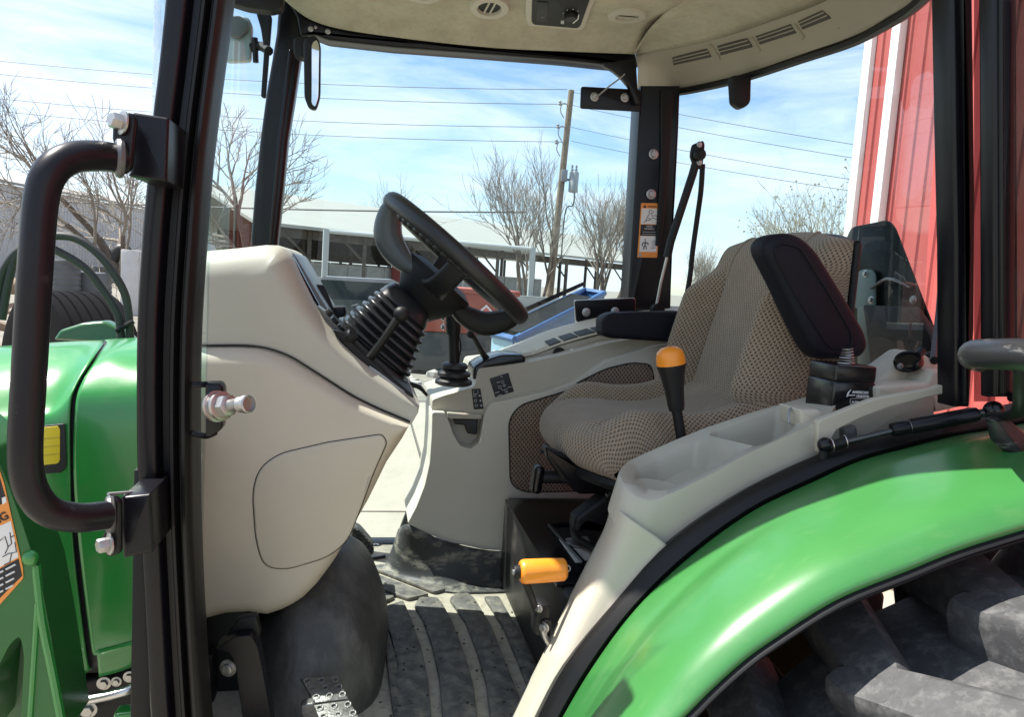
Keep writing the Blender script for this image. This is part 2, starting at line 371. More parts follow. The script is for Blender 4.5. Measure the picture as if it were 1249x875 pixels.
# --- bare trees
BARK = mat('bark', (.13, .105, .085), .95, var=(12, .3), bump=(60, .6, .01)); TWIG = mat('twig_bark', (.23, .20, .165), .95)
BLOS = mat('pale_buds', (.28, .265, .20), .9)
def tree(base, h, seed, label, stems=1, lean=V((0, 0, 0)), up=.45, spread=.5, depth=6, r0=None, buds=0, clear=.22, twigm=None):
    R = random.Random(seed); bt = BM(); bc = BM(); r0 = r0 or h*.022; leaf = []
    def grow(p, d, ln, r, lev):
        m = 4 if lev < 3 else 3; pts = [p]; q = p.copy(); dd = d.copy()
        for i in range(m):
            dd = (dd+V((R.gauss(0, .10), R.gauss(0, .10), R.gauss(0, .06)+.035*up))).normalized(); q = q+dd*(ln/m); pts.append(q.copy())
        tube(bt if lev < 2 else bc, pts, [r, r*.62], seg=7 if lev < 2 else (4 if lev < 4 else 3), cap=lev < 2)
        if lev >= depth:
            leaf.append(q); return
        nb = R.choice((3, 4, 4)) if lev < 4 else R.choice((2, 3, 3))
        for k in range(nb):
            t = R.uniform(.35, 1.0) if k else 1.0; f = t*m; i = min(int(f), m-1); s = pts[i].lerp(pts[i+1], f-i)
            a = R.uniform(0, 6.283); e, w = frame_of(dd); an = R.uniform(.25, .55+spread*.6) if k else R.uniform(.05, .25)
            nd = (dd*math.cos(an)+(e*math.cos(a)+w*math.sin(a))*math.sin(an)+V((0, 0, up*.32))).normalized()
            grow(s, nd, ln*R.uniform(.62, .82), max(r*.58*R.uniform(.8, 1.05), h*.0008), lev+1)
    for s in range(stems):
        a = 6.283*s/stems+R.uniform(-.3, .3); d = V((math.cos(a), math.sin(a), 0))*(.33 if stems > 1 else 0)+V((0, 0, 1))+lean
        grow(base+V((math.cos(a), math.sin(a), 0))*r0*(stems > 1)*1.2-V((0, 0, .1)), d.normalized(), h*(clear if stems == 1 else .27), r0*(.75 if stems > 1 else 1), 0)
    for p in leaf if buds else []:
        if R.random() < buds:
            bmesh.ops.create_icosphere(bc, subdivisions=1, radius=R.uniform(.015, .035), matrix=Matrix.Translation(p))
    T = empty('bare_tree', base, label, 'tree', 'bare trees beyond the yard')
    part('trunk', bt, BARK, T); part('crown', bc, twigm or TWIG, T)
    return T
def gpt(px, D):
    d = ray(px, 330); q = V((d.x, d.y, 0)).normalized()*D; return V((q.x, q.y, 0))
tree(gpt(166, 24), 9.6, 11, 'big bare tree in front of the grey metal shed, left of the black cab pillar', up=.18, spread=.95, lean=V((-.14, 0, 0)), depth=6, clear=.24, r0=.17)
tree(gpt(300, 22), 9.6, 5, 'wide spreading bare tree seen through the windshield and far front pillar', up=.28, spread=.85, lean=V((.24, .05, 0)), depth=6, clear=.22, r0=.16)
tree(gpt(478, 52), 9.4, 8, 'thin bare tree rising over the white barn roof behind the steering wheel', up=.6, spread=.5, depth=5, clear=.3, r0=.13)
tree(gpt(650, 30), 8.8, 21, 'bushy multi stemmed bare tree just left of the utility pole', stems=3, up=.75, spread=.36, depth=5, r0=.11)
tree(gpt(741, 29), 7.5, 33, 'slender multi stemmed bare tree between the utility pole and the far rear pillar', stems=4, up=.72, spread=.3, depth=5, r0=.11)
tree(gpt(985, 24), 6.6, 14, 'pale budding tree showing above the seat back beside the red barn', stems=3, up=.3, spread=.6, depth=5, r0=.1, buds=.25, twigm=BLOS)
tree(gpt(852, 42), 5.4, 41, 'small faint bare tree behind the thin black tube beside the seat', stems=3, up=.7, spread=.3, depth=5, r0=.07)

# --- utility pole and wires
WOOD = mat('weathered_wood', (.24, .185, .13), .9, var=(7, .25), bump=(50, .5, .01)); WIRE = mat('wire', (.05, .05, .055), .6)
pb = gpt(671, 32); ptop = PD(697, 110, 32)
T = empty('utility_pole', pb, 'leaning wooden utility pole with a grey transformer can near its middle', 'utility pole')
b = BM(); tube(b, [pb-V((0, 0, .3)), pb.lerp(ptop, .5), ptop], [.17, .12], seg=14, n=6); part('pole', b, WOOD, T)
def onpole(y): return PD(697-(y-110)*.098, y, 32)
b = BM(); q = onpole(222)+V((.42, -.25, 0)); lathe(b, [(.16, -.42), (.2, -.4), (.2, .38), (.14, .46), (.05, .5)], q, V((0, 0, 1)), 18)
lathe(b, [(.03, 0), (.06, .06), (.03, .12), (.05, .18), (.02, .26)], q+V((.08, 0, .45)), V((0, 0, 1)), 8); lathe(b, [(.03, 0), (.06, .06), (.03, .12), (.05, .18), (.02, .26)], q+V((-.1, 0, .45)), V((0, 0, 1)), 8)
part('transformer', b, mat('transformer_grey', (.33, .36, .36), .5), T)
b = BM(); box(b, onpole(222)+V((.18, -.12, .1)), (.36, .08, .09), b=.01); box(b, onpole(215)+V((0, -.2, 0)), (.26, .1, .5), b=.02); part('bracket', b, GREYM, T)
for y in (130, 158, 177):
    b = BM(); o = onpole(y); tube(b, [o, o+V((-.32, -.1, .1)), o+V((-.42, -.1, -.22)), o+V((-.25, -.1, -.5))], .022, 5, 8)
    lathe(b, [(.04, 0), (.075, .05), (.05, .1), (.075, .15), (.03, .2)], o+V((-.45, -.1, -.02)), V((0, 0, 1)), 8); part('insulator', b, mat('insulator_grey', (.28, .27, .27), .4), T)
b = BM(); tube(b, [onpole(225)+V((.5, -.25, -.3)), onpole(250)+V((.5, -.2, 0)), onpole(262)+V((.2, -.15, 0)), onpole(360)+V((.3, -.15, 0))], .03, 6, 12); part('service_cable', b, WIRE, T)
def wire(a, c, sag, r, label):
    pts = [a.lerp(c, t/16)-V((0, 0, sag*4*(t/16)*(1-t/16))) for t in range(17)]
    b = BM(); tube(b, pts, r, 5); part('power_line', b, WIRE, label=label, cat='power line', group='overhead power lines')
# runs off to the left
for (yl, yp, k) in ((72, 109, 'topmost'), (88, 127, 'second'), (118, 155, 'third'), (133, 173, 'lowest of the four')):
    wire(PD(692, yp, 32), PD(-60, yl-4, 42), .35, .013, f'{k} thin wire running left from the utility pole through the clear sky')
wire(PD(642, 259, 31), PD(80, 246, 36), .1, .035, 'thick low cable crossing just above the white barn roof')
for (yp, xe, ye, k) in ((112, 1045, 176, 'topmost'), (128, 1040, 192, 'second'), (155, 1030, 217, 'third'), (172, 1020, 229, 'lowest of the four')):
    wire(PD(697, yp, 32), PD(xe+60, ye+10, 24), .1, .009, f'{k} thin wire sloping right from the pole behind the seat')

# --- grey metal shed on the left
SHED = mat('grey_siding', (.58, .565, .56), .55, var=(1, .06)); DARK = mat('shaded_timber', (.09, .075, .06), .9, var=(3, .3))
a = PD(-70, 300, 43); a.z = 0; c = PD(300, 330, 70); c.z = 0
T = empty('metal_shed', (a+c)/2, 'long grey ribbed metal shed behind the left bare tree', 'shed')
dv = (c-a); ln = dv.length; dv.normalize(); nv = V((dv.y, -dv.x, 0));
n = 30
for i in range(n):
    w = ln/n; b = BM(); p0 = a+dv*(w*i); ps = []
    for k in range(4):
        o = p0+dv*(w*k/4)
        ps += [o, o+dv*(w*.20), o+dv*(w*.215)+nv*.05, o+dv*(w*.235)+nv*.05]
    ps = ps+[p0+dv*(w*.998)]
    ps = ps+[p-nv*.08 for p in ps[::-1]]
    loft(b, [[q+V((0, 0, 0)) for q in ps], [q+V((0, 0, 4.75)) for q in ps]]); part('siding_panel', b, SHED, T, ang=20)
b = BM(); up = V((0, 0, 4.75)); R1 = [a+up+nv*.3, c+up+nv*.3, c+up-nv*7+V((0, 0, 1.1)), a+up-nv*7+V((0, 0, 1.1))]
loft(b, [R1, [p+V((0, 0, .14)) for p in R1]]); part('roof', b, mat('shed_roof', (.3, .29, .27), .6), T)
b = BM(); lathe(b, [(.05, 0), (.05, 4.9)], a.lerp(c, .56)+nv*1.0, V((0, 0, 1)), 8); part('downpipe', b, DARK, T)

# --- white roofed open barn
WROOF = mat('white_roof', (.33, .325, .285), .5, var=(1, .04))
a = PD(300, 330, 38); c = PD(790, 356, 60); a.z = c.z = 0
dv = (c-a); ln = dv.length; dv.normalize(); nv = V((-dv.y, dv.x, 0))
if nv.y < 0: nv = -nv
eb = 3.45; dep = 13
T = empty('open_barn', (a+c)/2, 'long open fronted barn with a white roof and dark interior', 'barn')
b = BM(); pr = [V((0, 0, eb))-nv*.7, V((0, 0, eb+2.15))+nv*dep*.5, V((0, 0, eb))+nv*(dep+.7)]
pr = pr+[p+V((0, 0, .16)) for p in pr[::-1]]
loft(b, [[a+p for p in pr], [c+p for p in pr]]); part('roof', b, WROOF, T, ang=15)
for i in range(11):
    o = a+dv*(ln*i/10)
    for k in (0, .5, 1):
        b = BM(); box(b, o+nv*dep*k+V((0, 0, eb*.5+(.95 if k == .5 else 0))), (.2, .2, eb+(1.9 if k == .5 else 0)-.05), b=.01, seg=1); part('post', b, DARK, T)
    if i:
        b = BM(); q = o-dv*(ln/20)
        tube(b, [o+V((0, 0, eb-1.4)), o-dv*1.6+V((0, 0, eb-.1))], .07, 4); part('brace', b, DARK, T)
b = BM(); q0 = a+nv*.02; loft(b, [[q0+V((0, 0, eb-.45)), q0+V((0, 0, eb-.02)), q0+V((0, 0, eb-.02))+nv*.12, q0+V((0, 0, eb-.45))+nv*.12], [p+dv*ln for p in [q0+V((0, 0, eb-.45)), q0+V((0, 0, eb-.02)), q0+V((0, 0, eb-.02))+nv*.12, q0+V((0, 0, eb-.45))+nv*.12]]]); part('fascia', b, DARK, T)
FENC = mat('grey_boards', (.5, .49, .46), .8, var=(2, .2))
for i in range(24):   # closed back between the ends, in boards
    if not 3 <= i <= 17: continue
    w = ln/24; o = a+nv*dep+dv*(w*(i+.5)); b = BM(); box(b, o+V((0, 0, 1.05)), (.05, w*.97, 2.1), Matrix.Rotation(math.atan2(dv.y, dv.x)-math.pi/2, 3, 'Z'), b=.01, seg=1); part('wall_panel', b, FENC, T)
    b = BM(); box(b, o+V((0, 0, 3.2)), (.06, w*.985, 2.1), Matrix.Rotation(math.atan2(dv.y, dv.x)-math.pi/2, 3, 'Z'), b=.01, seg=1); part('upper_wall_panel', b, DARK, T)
b = BM(); box(b, a+dv*(ln*.33)+nv*3+V((0, 0, 1.3)), (.5, .5, 2.2), b=.05); part('fuel_pump', b, mat('faded_red', (.30, .05, .04), .6), T)
for i in range(26):   # grey boarded pens inside the barn
    if not 4 <= i <= 18: continue
    w = ln/26; o = a+nv*3.2+dv*(w*(i+.5)); b = BM(); box(b, o+V((0, 0, .95)), (.05, w*.96, 1.9), Matrix.Rotation(math.atan2(dv.y, dv.x)-math.pi/2, 3, 'Z'), b=.01, seg=1); part('pen_panel', b, FENC, T)
# white pipe frame standing in front of it
WFR = mat('white_frame_paint', (.40, .43, .42), .45)
p0, p1, p2, p3 = PD(398, 282, 26), PD(650, 304, 26), PD(641, 380, 26), PD(394, 350, 26)
T = empty('gateway', V((p0.x, p0.y, 0)), 'white steel gate frame standing open in front of the dark barn', 'frame')
for q, e in ((p0, p3), (p1, p2)):
    b = BM(); e = V((q.x, q.y, 0)); tube(b, [q+V((0, 0, .06)), e], .105, 8); part('post', b, WFR, T)
b = BM(); tube(b, [p0, p1], .07, 8); part('top_rail', b, WFR, T)
# low grey wall
b = BM(); q0 = PD(600, 350, 25); q1 = PD(860, 364, 25); d = (q1-q0); d.z = 0; box(b, V(((q0.x+q1.x)/2, (q0.y+q1.y)/2, .55)), (d.length, .2, 1.1), Matrix.Rotation(math.atan2(d.y, d.x), 3, 'Z'), b=.02)
part('yard_wall', b, mat('wall_grey', (.2, .21, .21), .85, var=(2, .2)), label='low grey wall at the foot of the utility pole', cat='wall')
b = BM(); q0 = PD(330, 340, 33); q1 = PD(396, 343, 33); d = (q1-q0); d.z = 0; box(b, V(((q0.x+q1.x)/2, (q0.y+q1.y)/2, .6)), (d.length, .12, 1.2), Matrix.Rotation(math.atan2(d.y, d.x), 3, 'Z'), b=.02)
part('board_fence', b, FENC, label='pale grey board fence beside the open end of the barn', cat='fence')

# --- red container, blue dumpster, parked car
RED = mat('faded_red_paint', (.31, .075, .05), .55, var=(2, .12), dirt=((.3, .14, .1), 3, .5, .8, .5)); DGR = mat('dark_grey_steel', (.055, .065, .065), .6, var=(2, .25), dirt=((.16, .15, .13), 4, .55, .8, .5))
q = gpt(566, 12.3); dd = V((ray(548, 330).x, ray(548, 330).y, 0)).normalized(); sx = V((dd.y, -dd.x, 0)); RM = Matrix.Rotation(math.atan2(sx.y, sx.x), 3, 'Z')
T = empty('red_container', q, 'orange red steel container with a white diamond placard on a dark grey base', 'container')
b = BM(); box(b, q+V((0, 0, 1.00)), (1.66, 1.6, .66), RM, b=.04); part('body', b, RED, T)
b = BM(); box(b, q+V((0, 0, 1.33)), (1.74, 1.7, .08), RM, b=.02); part('rim', b, RED, T)
for k in (-.7, -.05, .7):
    b = BM(); box(b, q+sx*k-dd*.82+V((0, 0, 1.0)), (.09, .08, .62), RM, b=.01); part('rib', b, RED, T)
b = BM(); box(b, q+V((0, 0, .36)), (1.6, 1.5, .62), RM, b=.03); part('base', b, DGR, T)
b = BM(); c0 = q+sx*.36-dd*.815+V((0, 0, .95)); u = V((0, 0, 1))
for s, o in ((.19, 0),):
    loft(b, [[c0+sx*s, c0+u*s, c0-sx*s, c0-u*s], [p-dd*.008 for p in (c0+sx*s, c0+u*s, c0-sx*s, c0-u*s)]])
part('placard', b, WHT, T); b = BM(); c1 = c0-dd*.010; s = .15; loft(b, [[c1+sx*s, c1+u*s, c1-sx*s, c1-u*s], [p-dd*.006 for p in (c1+sx*s, c1+u*s, c1-sx*s, c1-u*s)]]); part('placard_face', b, mat('placard_red', (.5, .12, .1), .5), T)
BLUE = mat('blue_steel', (.03, .10, .25), .45, var=(2, .12), dirt=((.2, .25, .3), 6, .58, .8, .5)); LID = mat('black_lid', (.008, .009, .009), .75, spec=.15, var=(2, .3))
f0 = PD(600, 407, 7.0); f1 = PD(628, 414, 6.75); k1 = PD(737, 358, 9.0); k0 = f0+(k1-f1)
T = empty('blue_dumpster', V((f1.x, f1.y, 0)), 'blue slant topped dumpster with an open black lid and white lettering', 'dumpster')
def wallp(p, e, hb, thick, name, m):
    b = BM(); d = (e-p); d.z = 0; n0 = V((d.y, -d.x, 0)).normalized()*thick
    pts = [V((p.x, p.y, hb)), V((e.x, e.y, hb)), e.copy(), p.copy()]; loft(b, [pts, [w+n0 for w in pts]]); return part(name, b, m, T)
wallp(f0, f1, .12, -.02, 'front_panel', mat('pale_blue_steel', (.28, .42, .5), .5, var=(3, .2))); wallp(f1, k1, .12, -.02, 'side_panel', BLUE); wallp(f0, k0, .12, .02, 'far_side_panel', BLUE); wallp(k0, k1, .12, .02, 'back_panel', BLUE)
for p, e in ((f0, f1), (f1, k1), (k0, k1), (f0, k0)):
    b = BM(); tube(b, [p, e], .035, 6); part('rim', b, BLUE, T)
b = BM(); m0 = f1.lerp(k1, .45); tube(b, [V((f1.x, f1.y, .62))+(f1-f0)*.06, V((k1.x, k1.y, .72))+(f1-f0)*.06], .04, 6); part('side_rib', b, BLUE, T)
b = BM(); lo = (k0-f0).normalized(); nn = V((0, 0, .05)); e0, e1 = f0.lerp(f1, .12), f0.lerp(f1, .95)
loft(b, [[f0+lo*.12+V((0, 0, -.03)), f1+lo*.12+V((0, 0, -.03)), k1-lo*.45+V((0, 0, -.03)), k0-lo*.45+V((0, 0, -.03))], [p+nn*.7 for p in (f0+lo*.12, f1+lo*.12, k1-lo*.45, k0-lo*.45)]]); part('lid', b, LID, T)
b = BM(); loft(b, [[f0+V((0, 0, .06)), f0+(f0-f1)*.03+V((0, 0, .085)), k0+(f0-f1)*.03+V((0, 0, .085)), k0+V((0, 0, .06))], [p+V((.02, .02, .03)) for p in (f0+V((0, 0, .06)), f0+(f0-f1)*.03+V((0, 0, .085)), k0+(f0-f1)*.03+V((0, 0, .085)), k0+V((0, 0, .06)))]]); part('lid_flap', b, LID, T)
rdir = (f1-f0); rdir.z = 0
# the white writing on the front is unreadable in the photo: plain strokes
b = BM(); nf = V((rdir.y, -rdir.x, 0)).normalized()
for i, (s, w, z0, z1) in enumerate(((.12, .10, .50, .86), (.30, .08, .62, .86), (.47, .06, .50, .80), (.60, .06, .50, .86), (.74, .05, .50, .70), (.86, .06, .5, .86))):
    p = f0+rdir*s+nf*.004; e = f0+rdir*(s+w)+nf*.004; loft(b, [[V((p.x, p.y, z0)), V((e.x, e.y, z0)), V((e.x, e.y, z1)), V((p.x, p.y, z1))], [V((w_.x, w_.y, z))+nf*.004 for w_, z in ((p, z0), (e, z0), (e, z1), (p, z1))]])
part('lettering', b, WHT, T)
# parked car
q = gpt(424, 15); dd = V((ray(424, 330).x, ray(424, 330).y, 0)).normalized(); sx = V((dd.y, -dd.x, 0))
T = empty('parked_car', q, 'dark teal car parked behind the dash, its glass edged in grey', 'car')
def car_pt(x, z, y): return q+sx*x+dd*y+V((0, 0, z))
b = BM(); prof = [(-2.1, .35), (-2.15, .75), (-1.3, .92), (-.75, .98), (1.5, 1.0), (2.1, .9), (2.15, .4)]
loft(b, [[car_pt(x, z, -.85+i) for x, z in [(u*k, v) for u, v in prof]] for i, k in ((0, .97), (.08, 1), (1.6, 1), (1.68, .97))]); part('body', b, mat('teal_car_paint', (.03, .05, .055), .25, coat=.6), T)
b = BM(); pr2 = [(-.85, .96), (-.45, 1.34), (.9, 1.36), (1.35, .98)]
loft(b, [[car_pt(x, z, y) for x, z in pr2] for y in (-.7, .7)]); part('window', b, mat('car_glass', (.03, .045, .05), .08), T)
b = BM(); pr3 = [(-.55, 1.33), (-.4, 1.39), (.85, 1.41), (1.0, 1.34)]; loft(b, [[car_pt(x, z, y) for x, z in pr3] for y in (-.72, .72)]); part('roof', b, mat('grey_car_roof', (.25, .28, .29), .35), T)
for s in (-1.4, 1.3):
    for y in (-.86, .66):
        b = BM(); lathe(b, [(.02, 0), (.2, 0), (.31, .02), (.33, .06), (.33, .16), (.31, .2), (.02, .2)], car_pt(s, .33, y), dd, 20); part('wheel', b, RUBB, T)

# --- red barn on the right
BARN = mat('red_siding', (.42, .085, .075), .42, var=(.8, .06), dirt=((.46, .13, .11), 2.5, .45, .8, .3, (3, 3, .12))); TRIM = mat('white_trim', (.78, .78, .76), .45)
c0 = PD(1031, 374, 9.4); bx = c0.x; y1 = c0.y; hb = 6.4
T = empty('red_barn', V((bx+4, (y1-6)/2, 0)), 'tall red ribbed metal barn with white corner trim on the right', 'barn')
pw = .66; yy = y1
i = 0
while yy > -5:
    ye = yy-pw; ps = []
    for k in range(3):
        o = yy-pw*k/3; ps += [(bx, o), (bx, o-.14), (bx-.022, o-.152), (bx-.022, o-.172), (bx, o-.184)]
    ps += [(bx, ye+.002)]; ps = ps+[(x+.05, y) for x, y in ps[::-1]]
    b = BM(); loft(b, [[V((x, y, .1)) for x, y in ps], [V((x, y, hb)) for x, y in ps]]); part('siding_panel', b, BARN, T, ang=20); yy = ye
b = BM(); box(b, V((bx+.05, y1+.03, hb/2)), (.22, .13, hb), b=.008); part('corner_trim', b, TRIM, T)
b = BM(); box(b, V((bx-.05, y1-.46, hb/2)), (.09, .13, hb), b=.008); part('door_trim', b, TRIM, T)
b = BM(); box(b, V((bx+4, y1-.02, hb/2)), (7.8, .06, hb), b=.008); part('end_wall', b, BARN, T)
b = BM(); pr = [(bx-.45, hb-.05), (bx+4, hb+1.5), (bx+8.4, hb-.05)]; pr = pr+[(x, z+.12) for x, z in pr[::-1]]
loft(b, [[V((x, y, z)) for x, z in pr] for y in (-5.4, y1+.4)]); part('roof', b, TRIM, T)

# --- things lying about beyond the hood
GPL = mat('grey_corrugated_plastic', (.11, .115, .12), .5, var=(3, .2))
def culvert(px, D, ztop, r, label):
    o = gpt(px, D); prof = []; z = 0
    while z < ztop: prof += [(r*.95, z), (r, z+.035), (r, z+.075), (r*.95, z+.11)]; z += .15
    b = BM(); lathe(b, prof, o, V((0, 0, 1)), 24); part('corrugated_pipe', b, GPL, label=label, cat='pipe', group='plastic pipes by the shed')
culvert(79, 25, 1.3, .42, 'upright grey corrugated pipe standing behind the black tyre'); culvert(124, 27, 1.15, .30, 'narrow grey corrugated pipe right of the wider one')
b = BM(); o = gpt(104, 25.5); box(b, o+V((0, 0, .5)), (1.0, .8, 1.0), b=.08); part('grey_tank', b, GPL, label='squat grey plastic tank between the two corrugated pipes', cat='tank')
b = BM(); o = gpt(143, 24); tube(b, [o+V((-.15, 0, 1.35)), o+V((.1, 0, 1.72)), o+V((.3, 0, 1.5)), o+V((.32, 0, .8)), o+V((.3, 0, .1))], .17, 12, 16); part('black_pipe', b, RUBB, label='bent black pipe elbow beside the white cabinet', cat='pipe')
b = BM(); o = gpt(163, 22); box(b, o+V((0, 0, .85)), (.50, .45, 1.7), b=.02); T = part('white_cabinet', b, mat('white_cabinet_paint', (.55, .54, .53), .5, var=(3, .1)), label='narrow white cabinet standing left of the black cab pillar', cat='cabinet')
b = BM(); box(b, o+V((-.02, -.235, .9)), (.42, .02, 1.5), b=.005); part('door', b, mat('white_cabinet_paint', (1, 1, 1)), T)
b = BM(); o = gpt(8, 13); tube(b, [o+V((-1.6, .3, .95)), o+V((.3, 0, .98))], [.13, .12], 12); part('log', b, WOOD, label='pale log lying across the debris at the far left edge', cat='log')
b = BM(); o = gpt(10, 12.5); rr = random.Random(9)
for k in range(60):
    p = o+V((rr.uniform(-1.7, 1.4), rr.uniform(-.7, .7), rr.uniform(.05, .85))); box(b, p, (rr.uniform(.2, .9), rr.uniform(.04, .12), rr.uniform(.03, .1)), Matrix.Rotation(rr.uniform(-.6, .6), 3, 'Y') @ Matrix.Rotation(rr.uniform(0, 3), 3, 'Z'), b=0)
part('scrap_pile', b, mat('scrap_wood', (.26, .2, .15), .9, var=(2, .4)), kind='stuff')
# big tyre with a green rim standing behind the hood
o = gpt(86, 5.2); o.z = .64; ax = V((ray(92, 330).x, ray(92, 330).y, 0)).normalized(); ax = (ax*.34+V((ax.y, -ax.x, 0))*(.94)).normalized()
T = empty('tractor_wheel', V((o.x, o.y, 0)), 'black ribbed tyre with a green rim standing behind the green hood', 'wheel')
b = BM(); prof = [(.34, -.16), (.46, -.19), (.54, -.19)]
for k in range(7):
    y = -.168+.336*k/6; prof += [(.622, y-.025), (.637, y-.021), (.637, y+.021), (.622, y+.025)]
prof += [(.54, .19), (.46, .19), (.34, .16), (.34, -.16)]
lathe(b, prof, o, ax, 64, cap=False); part('tyre', b, mat('plain_tyre', (.006, .006, .007), .8, spec=.06, bump=(90, .4, .003)), T)
b = BM(); lathe(b, [(.02, -.10), (.12, -.10), (.2, -.06), (.3, -.08), (.345, -.15), (.345, .15), (.3, .08), (.2, 0), (.02, 0)], o, ax, 40); part('rim', b, GRN, T)
b = BM(); o2 = gpt(1128, 4.9); RM = Matrix.Rotation(.5, 3, 'Z')
T = empty('wood_pallet', o2, 'brown wooden pallet lying on the yard beyond the rear wheel', 'pallet')
for k in range(5):
    b = BM(); box(b, o2+RM @ V((0, -.4+.2*k, .12)), (1.1, .12, .022), RM, b=.003, seg=1); part('board', b, WOOD, T)
for k in (-.5, 0, .5):
    b = BM(); box(b, o2+RM @ V((k, 0, .064)), (.06, .98, .088), RM, b=.003, seg=1); part('bearer', b, WOOD, T)

# =================================================================== THE TRACTOR
TK = empty('compact_tractor', V((.4, 1.6, 0)), 'green compact tractor with its black cab door open, beige dash and patterned seat in view', 'tractor')
def row(edges, Y=1.05): return [(P(l, y, Y), P(r, y, Y)) for y, l, r in edges]
# ---- near front pillar: swept section
ed = row([(-160, 214, 292), (-80, 206, 284), (0, 199, 276), (89, 190, 264), (137, 184, 258), (206, 178, 250), (298, 170, 243), (417, 164, 236), (578, 165, 235), (704, 172, 238), (873, 181, 248), (980, 190, 258)])
def sweep(sec, name, m):
    b = BM(); A = spline([e[0] for e in ed], 40); B = spline([e[1] for e in ed], 40)
    loft(b, [[p+(q-p)*u+V((0, v, 0)) for u, v in sec] for p, q in zip(A, B)]); return part(name, b, m, TK, ang=50)
sweep([(.04, .07), (0, .055), (0, .012), (.03, .003), (.08, 0), (.32, 0), (.37, .004), (.40, .012), (.42, .020), (.56, .020), (.60, .014), (.62, .03), (.60, .075), (.1, .08)], 'front_pillar', BLKP)
sweep([(.58, .05), (.56, .016), (.58, .004), (.62, -.003), (.67, -.003), (.705, .006), (.72, .016), (.76, .016), (.78, .004), (.82, -.005), (.88, -.006), (.94, .0), (.97, .012), (.98, .03), (1, .042), (.98, .06), (.7, .06)], 'door_seal', SEAL)
# ---- far front pillar
px_slab('front_pillar', [(342, -20), (339, 10), (337, 39), (331, 75), (325, 109), (317, 169), (310, 235), (305, 298), (300, 360), (296, 470), (296, 600), (322, 600), (326, 470), (331, 360), (338, 298), (345, 232), (351, 169), (359, 120), (366, 72), (372, 39), (385, 20), (380, -20)], 2.19, .06, BLKP, TK, r=.012, rpx=3)
px_slab('pillar_trim_strip', [(352, 60), (358, 60), (343, 169), (331, 298), (327, 298), (338, 169)], 2.178, .01, BLKG, TK, r=.003, rpx=2)
# ---- far header
px_slab('roof_header', [(352, -10), (372, 20), (395, 27), (480, 41), (600, 54), (700, 60), (775, 63), (779, 82), (736, 78), (690, 73), (600, 66), (480, 57), (400, 48), (385, 42), (366, 44), (362, 20), (345, -10)], 2.17, .07, BLKP, TK, r=.008, rpx=3)
for x, y in ((379, 35), (385, 33), (400, 38)):
    b = BM(); bolt(b, P(x, y, 2.168), -YD, .005 if x != 385 else .003); part('bolt', b, CHR, TK)
# ---- headliner, roof, rear trim
far = [P(x, y, 2.15) for x, y in ((300, -50), (352, 3), (395, 29), (480, 44), (600, 57), (700, 62), (775, 65))]
def lift(pts, Y, dz): return [V((p.x, Y, p.z+dz)) for p in pts]
mid = [PZ(x, y, 2.205) for x, y in ((775, 65), (821, 58), (882, 44), (942, 24), (997, 4), (1040, -20), (1075, -52))]
b = BM(); R0 = far
R = [far, lift(far, 2.10, .028), lift(far, 2.02, .050)]
flat = lambda Y, z: [V((p.x+.0, Y, z)) for p in far]
cut = lambda Y, z, x0: [V((max(p.x, x0+.02*i), Y, z)) for i, p in enumerate(far)]
R += [flat(1.85, 2.228), flat(1.55, 2.235), cut(1.32, 2.235, -.14), cut(1.15, 2.225, .34)]  # unseen near rows pulled back so they don't shade the fender
patch(b, R, 40, 24)
# rear sector closing to the trim line
xm = far[-1]; ins = [V((xm.x-.004, Y, z)) for Y, z in ((2.15, xm.z), (2.02, 2.222), (1.85, 2.23), (1.65, 2.235), (1.45, 2.235), (1.2, 2.235), (.95, 2.225))]
patch(b, [ins, [p.lerp(q, .5)+V((0, 0, .012)) for p, q in zip(ins, mid)], mid], 30, 8)
hit_liner = hitter(b)
part('headliner', b, LINER, TK, solid=.006, ang=60)
low = [PZ(x, y, 2.122) for x, y in ((778, 112), (830, 106), (882, 95), (918, 85), (973, 66), (1034, 45), (1079, 21), (1110, 0), (1150, -40))]
mid2 = spline(mid, 24); low2 = spline(low, 24)
b = BM(); grid(b, [[p+V((0, 0, .002)) for p in mid2], [p.lerp(q, .12)+V((0, 0, .006)) for p, q in zip(mid2, low2)], [p.lerp(q, .5)+V((.004, 0, .012)) for p, q in zip(mid2, low2)], [p.lerp(q, .9)+V((0, 0, .004)) for p, q in zip(mid2, low2)], low2, [p+V((.03, 0, -.002)) for p in low2], [p+V((.05, 0, .05)) for p in low2]])
hit_trim = hitter(b)
TRIMM = mat('roof_trim_plastic', (.34, .305, .24), .5, var=(9, .03), bump=(900, .12, .0004), spec=.35)
trim = part('rear_roof_trim', b, TRIMM, TK, solid=.005, ang=60)
# corner trim block over the far rear pillar
seal = spline(low, 30)
b = BM(); tube(b, [p+V((.012, 0, -.010)) for p in seal], .0125, 8); part('window_seal', b, SEAL, TK)
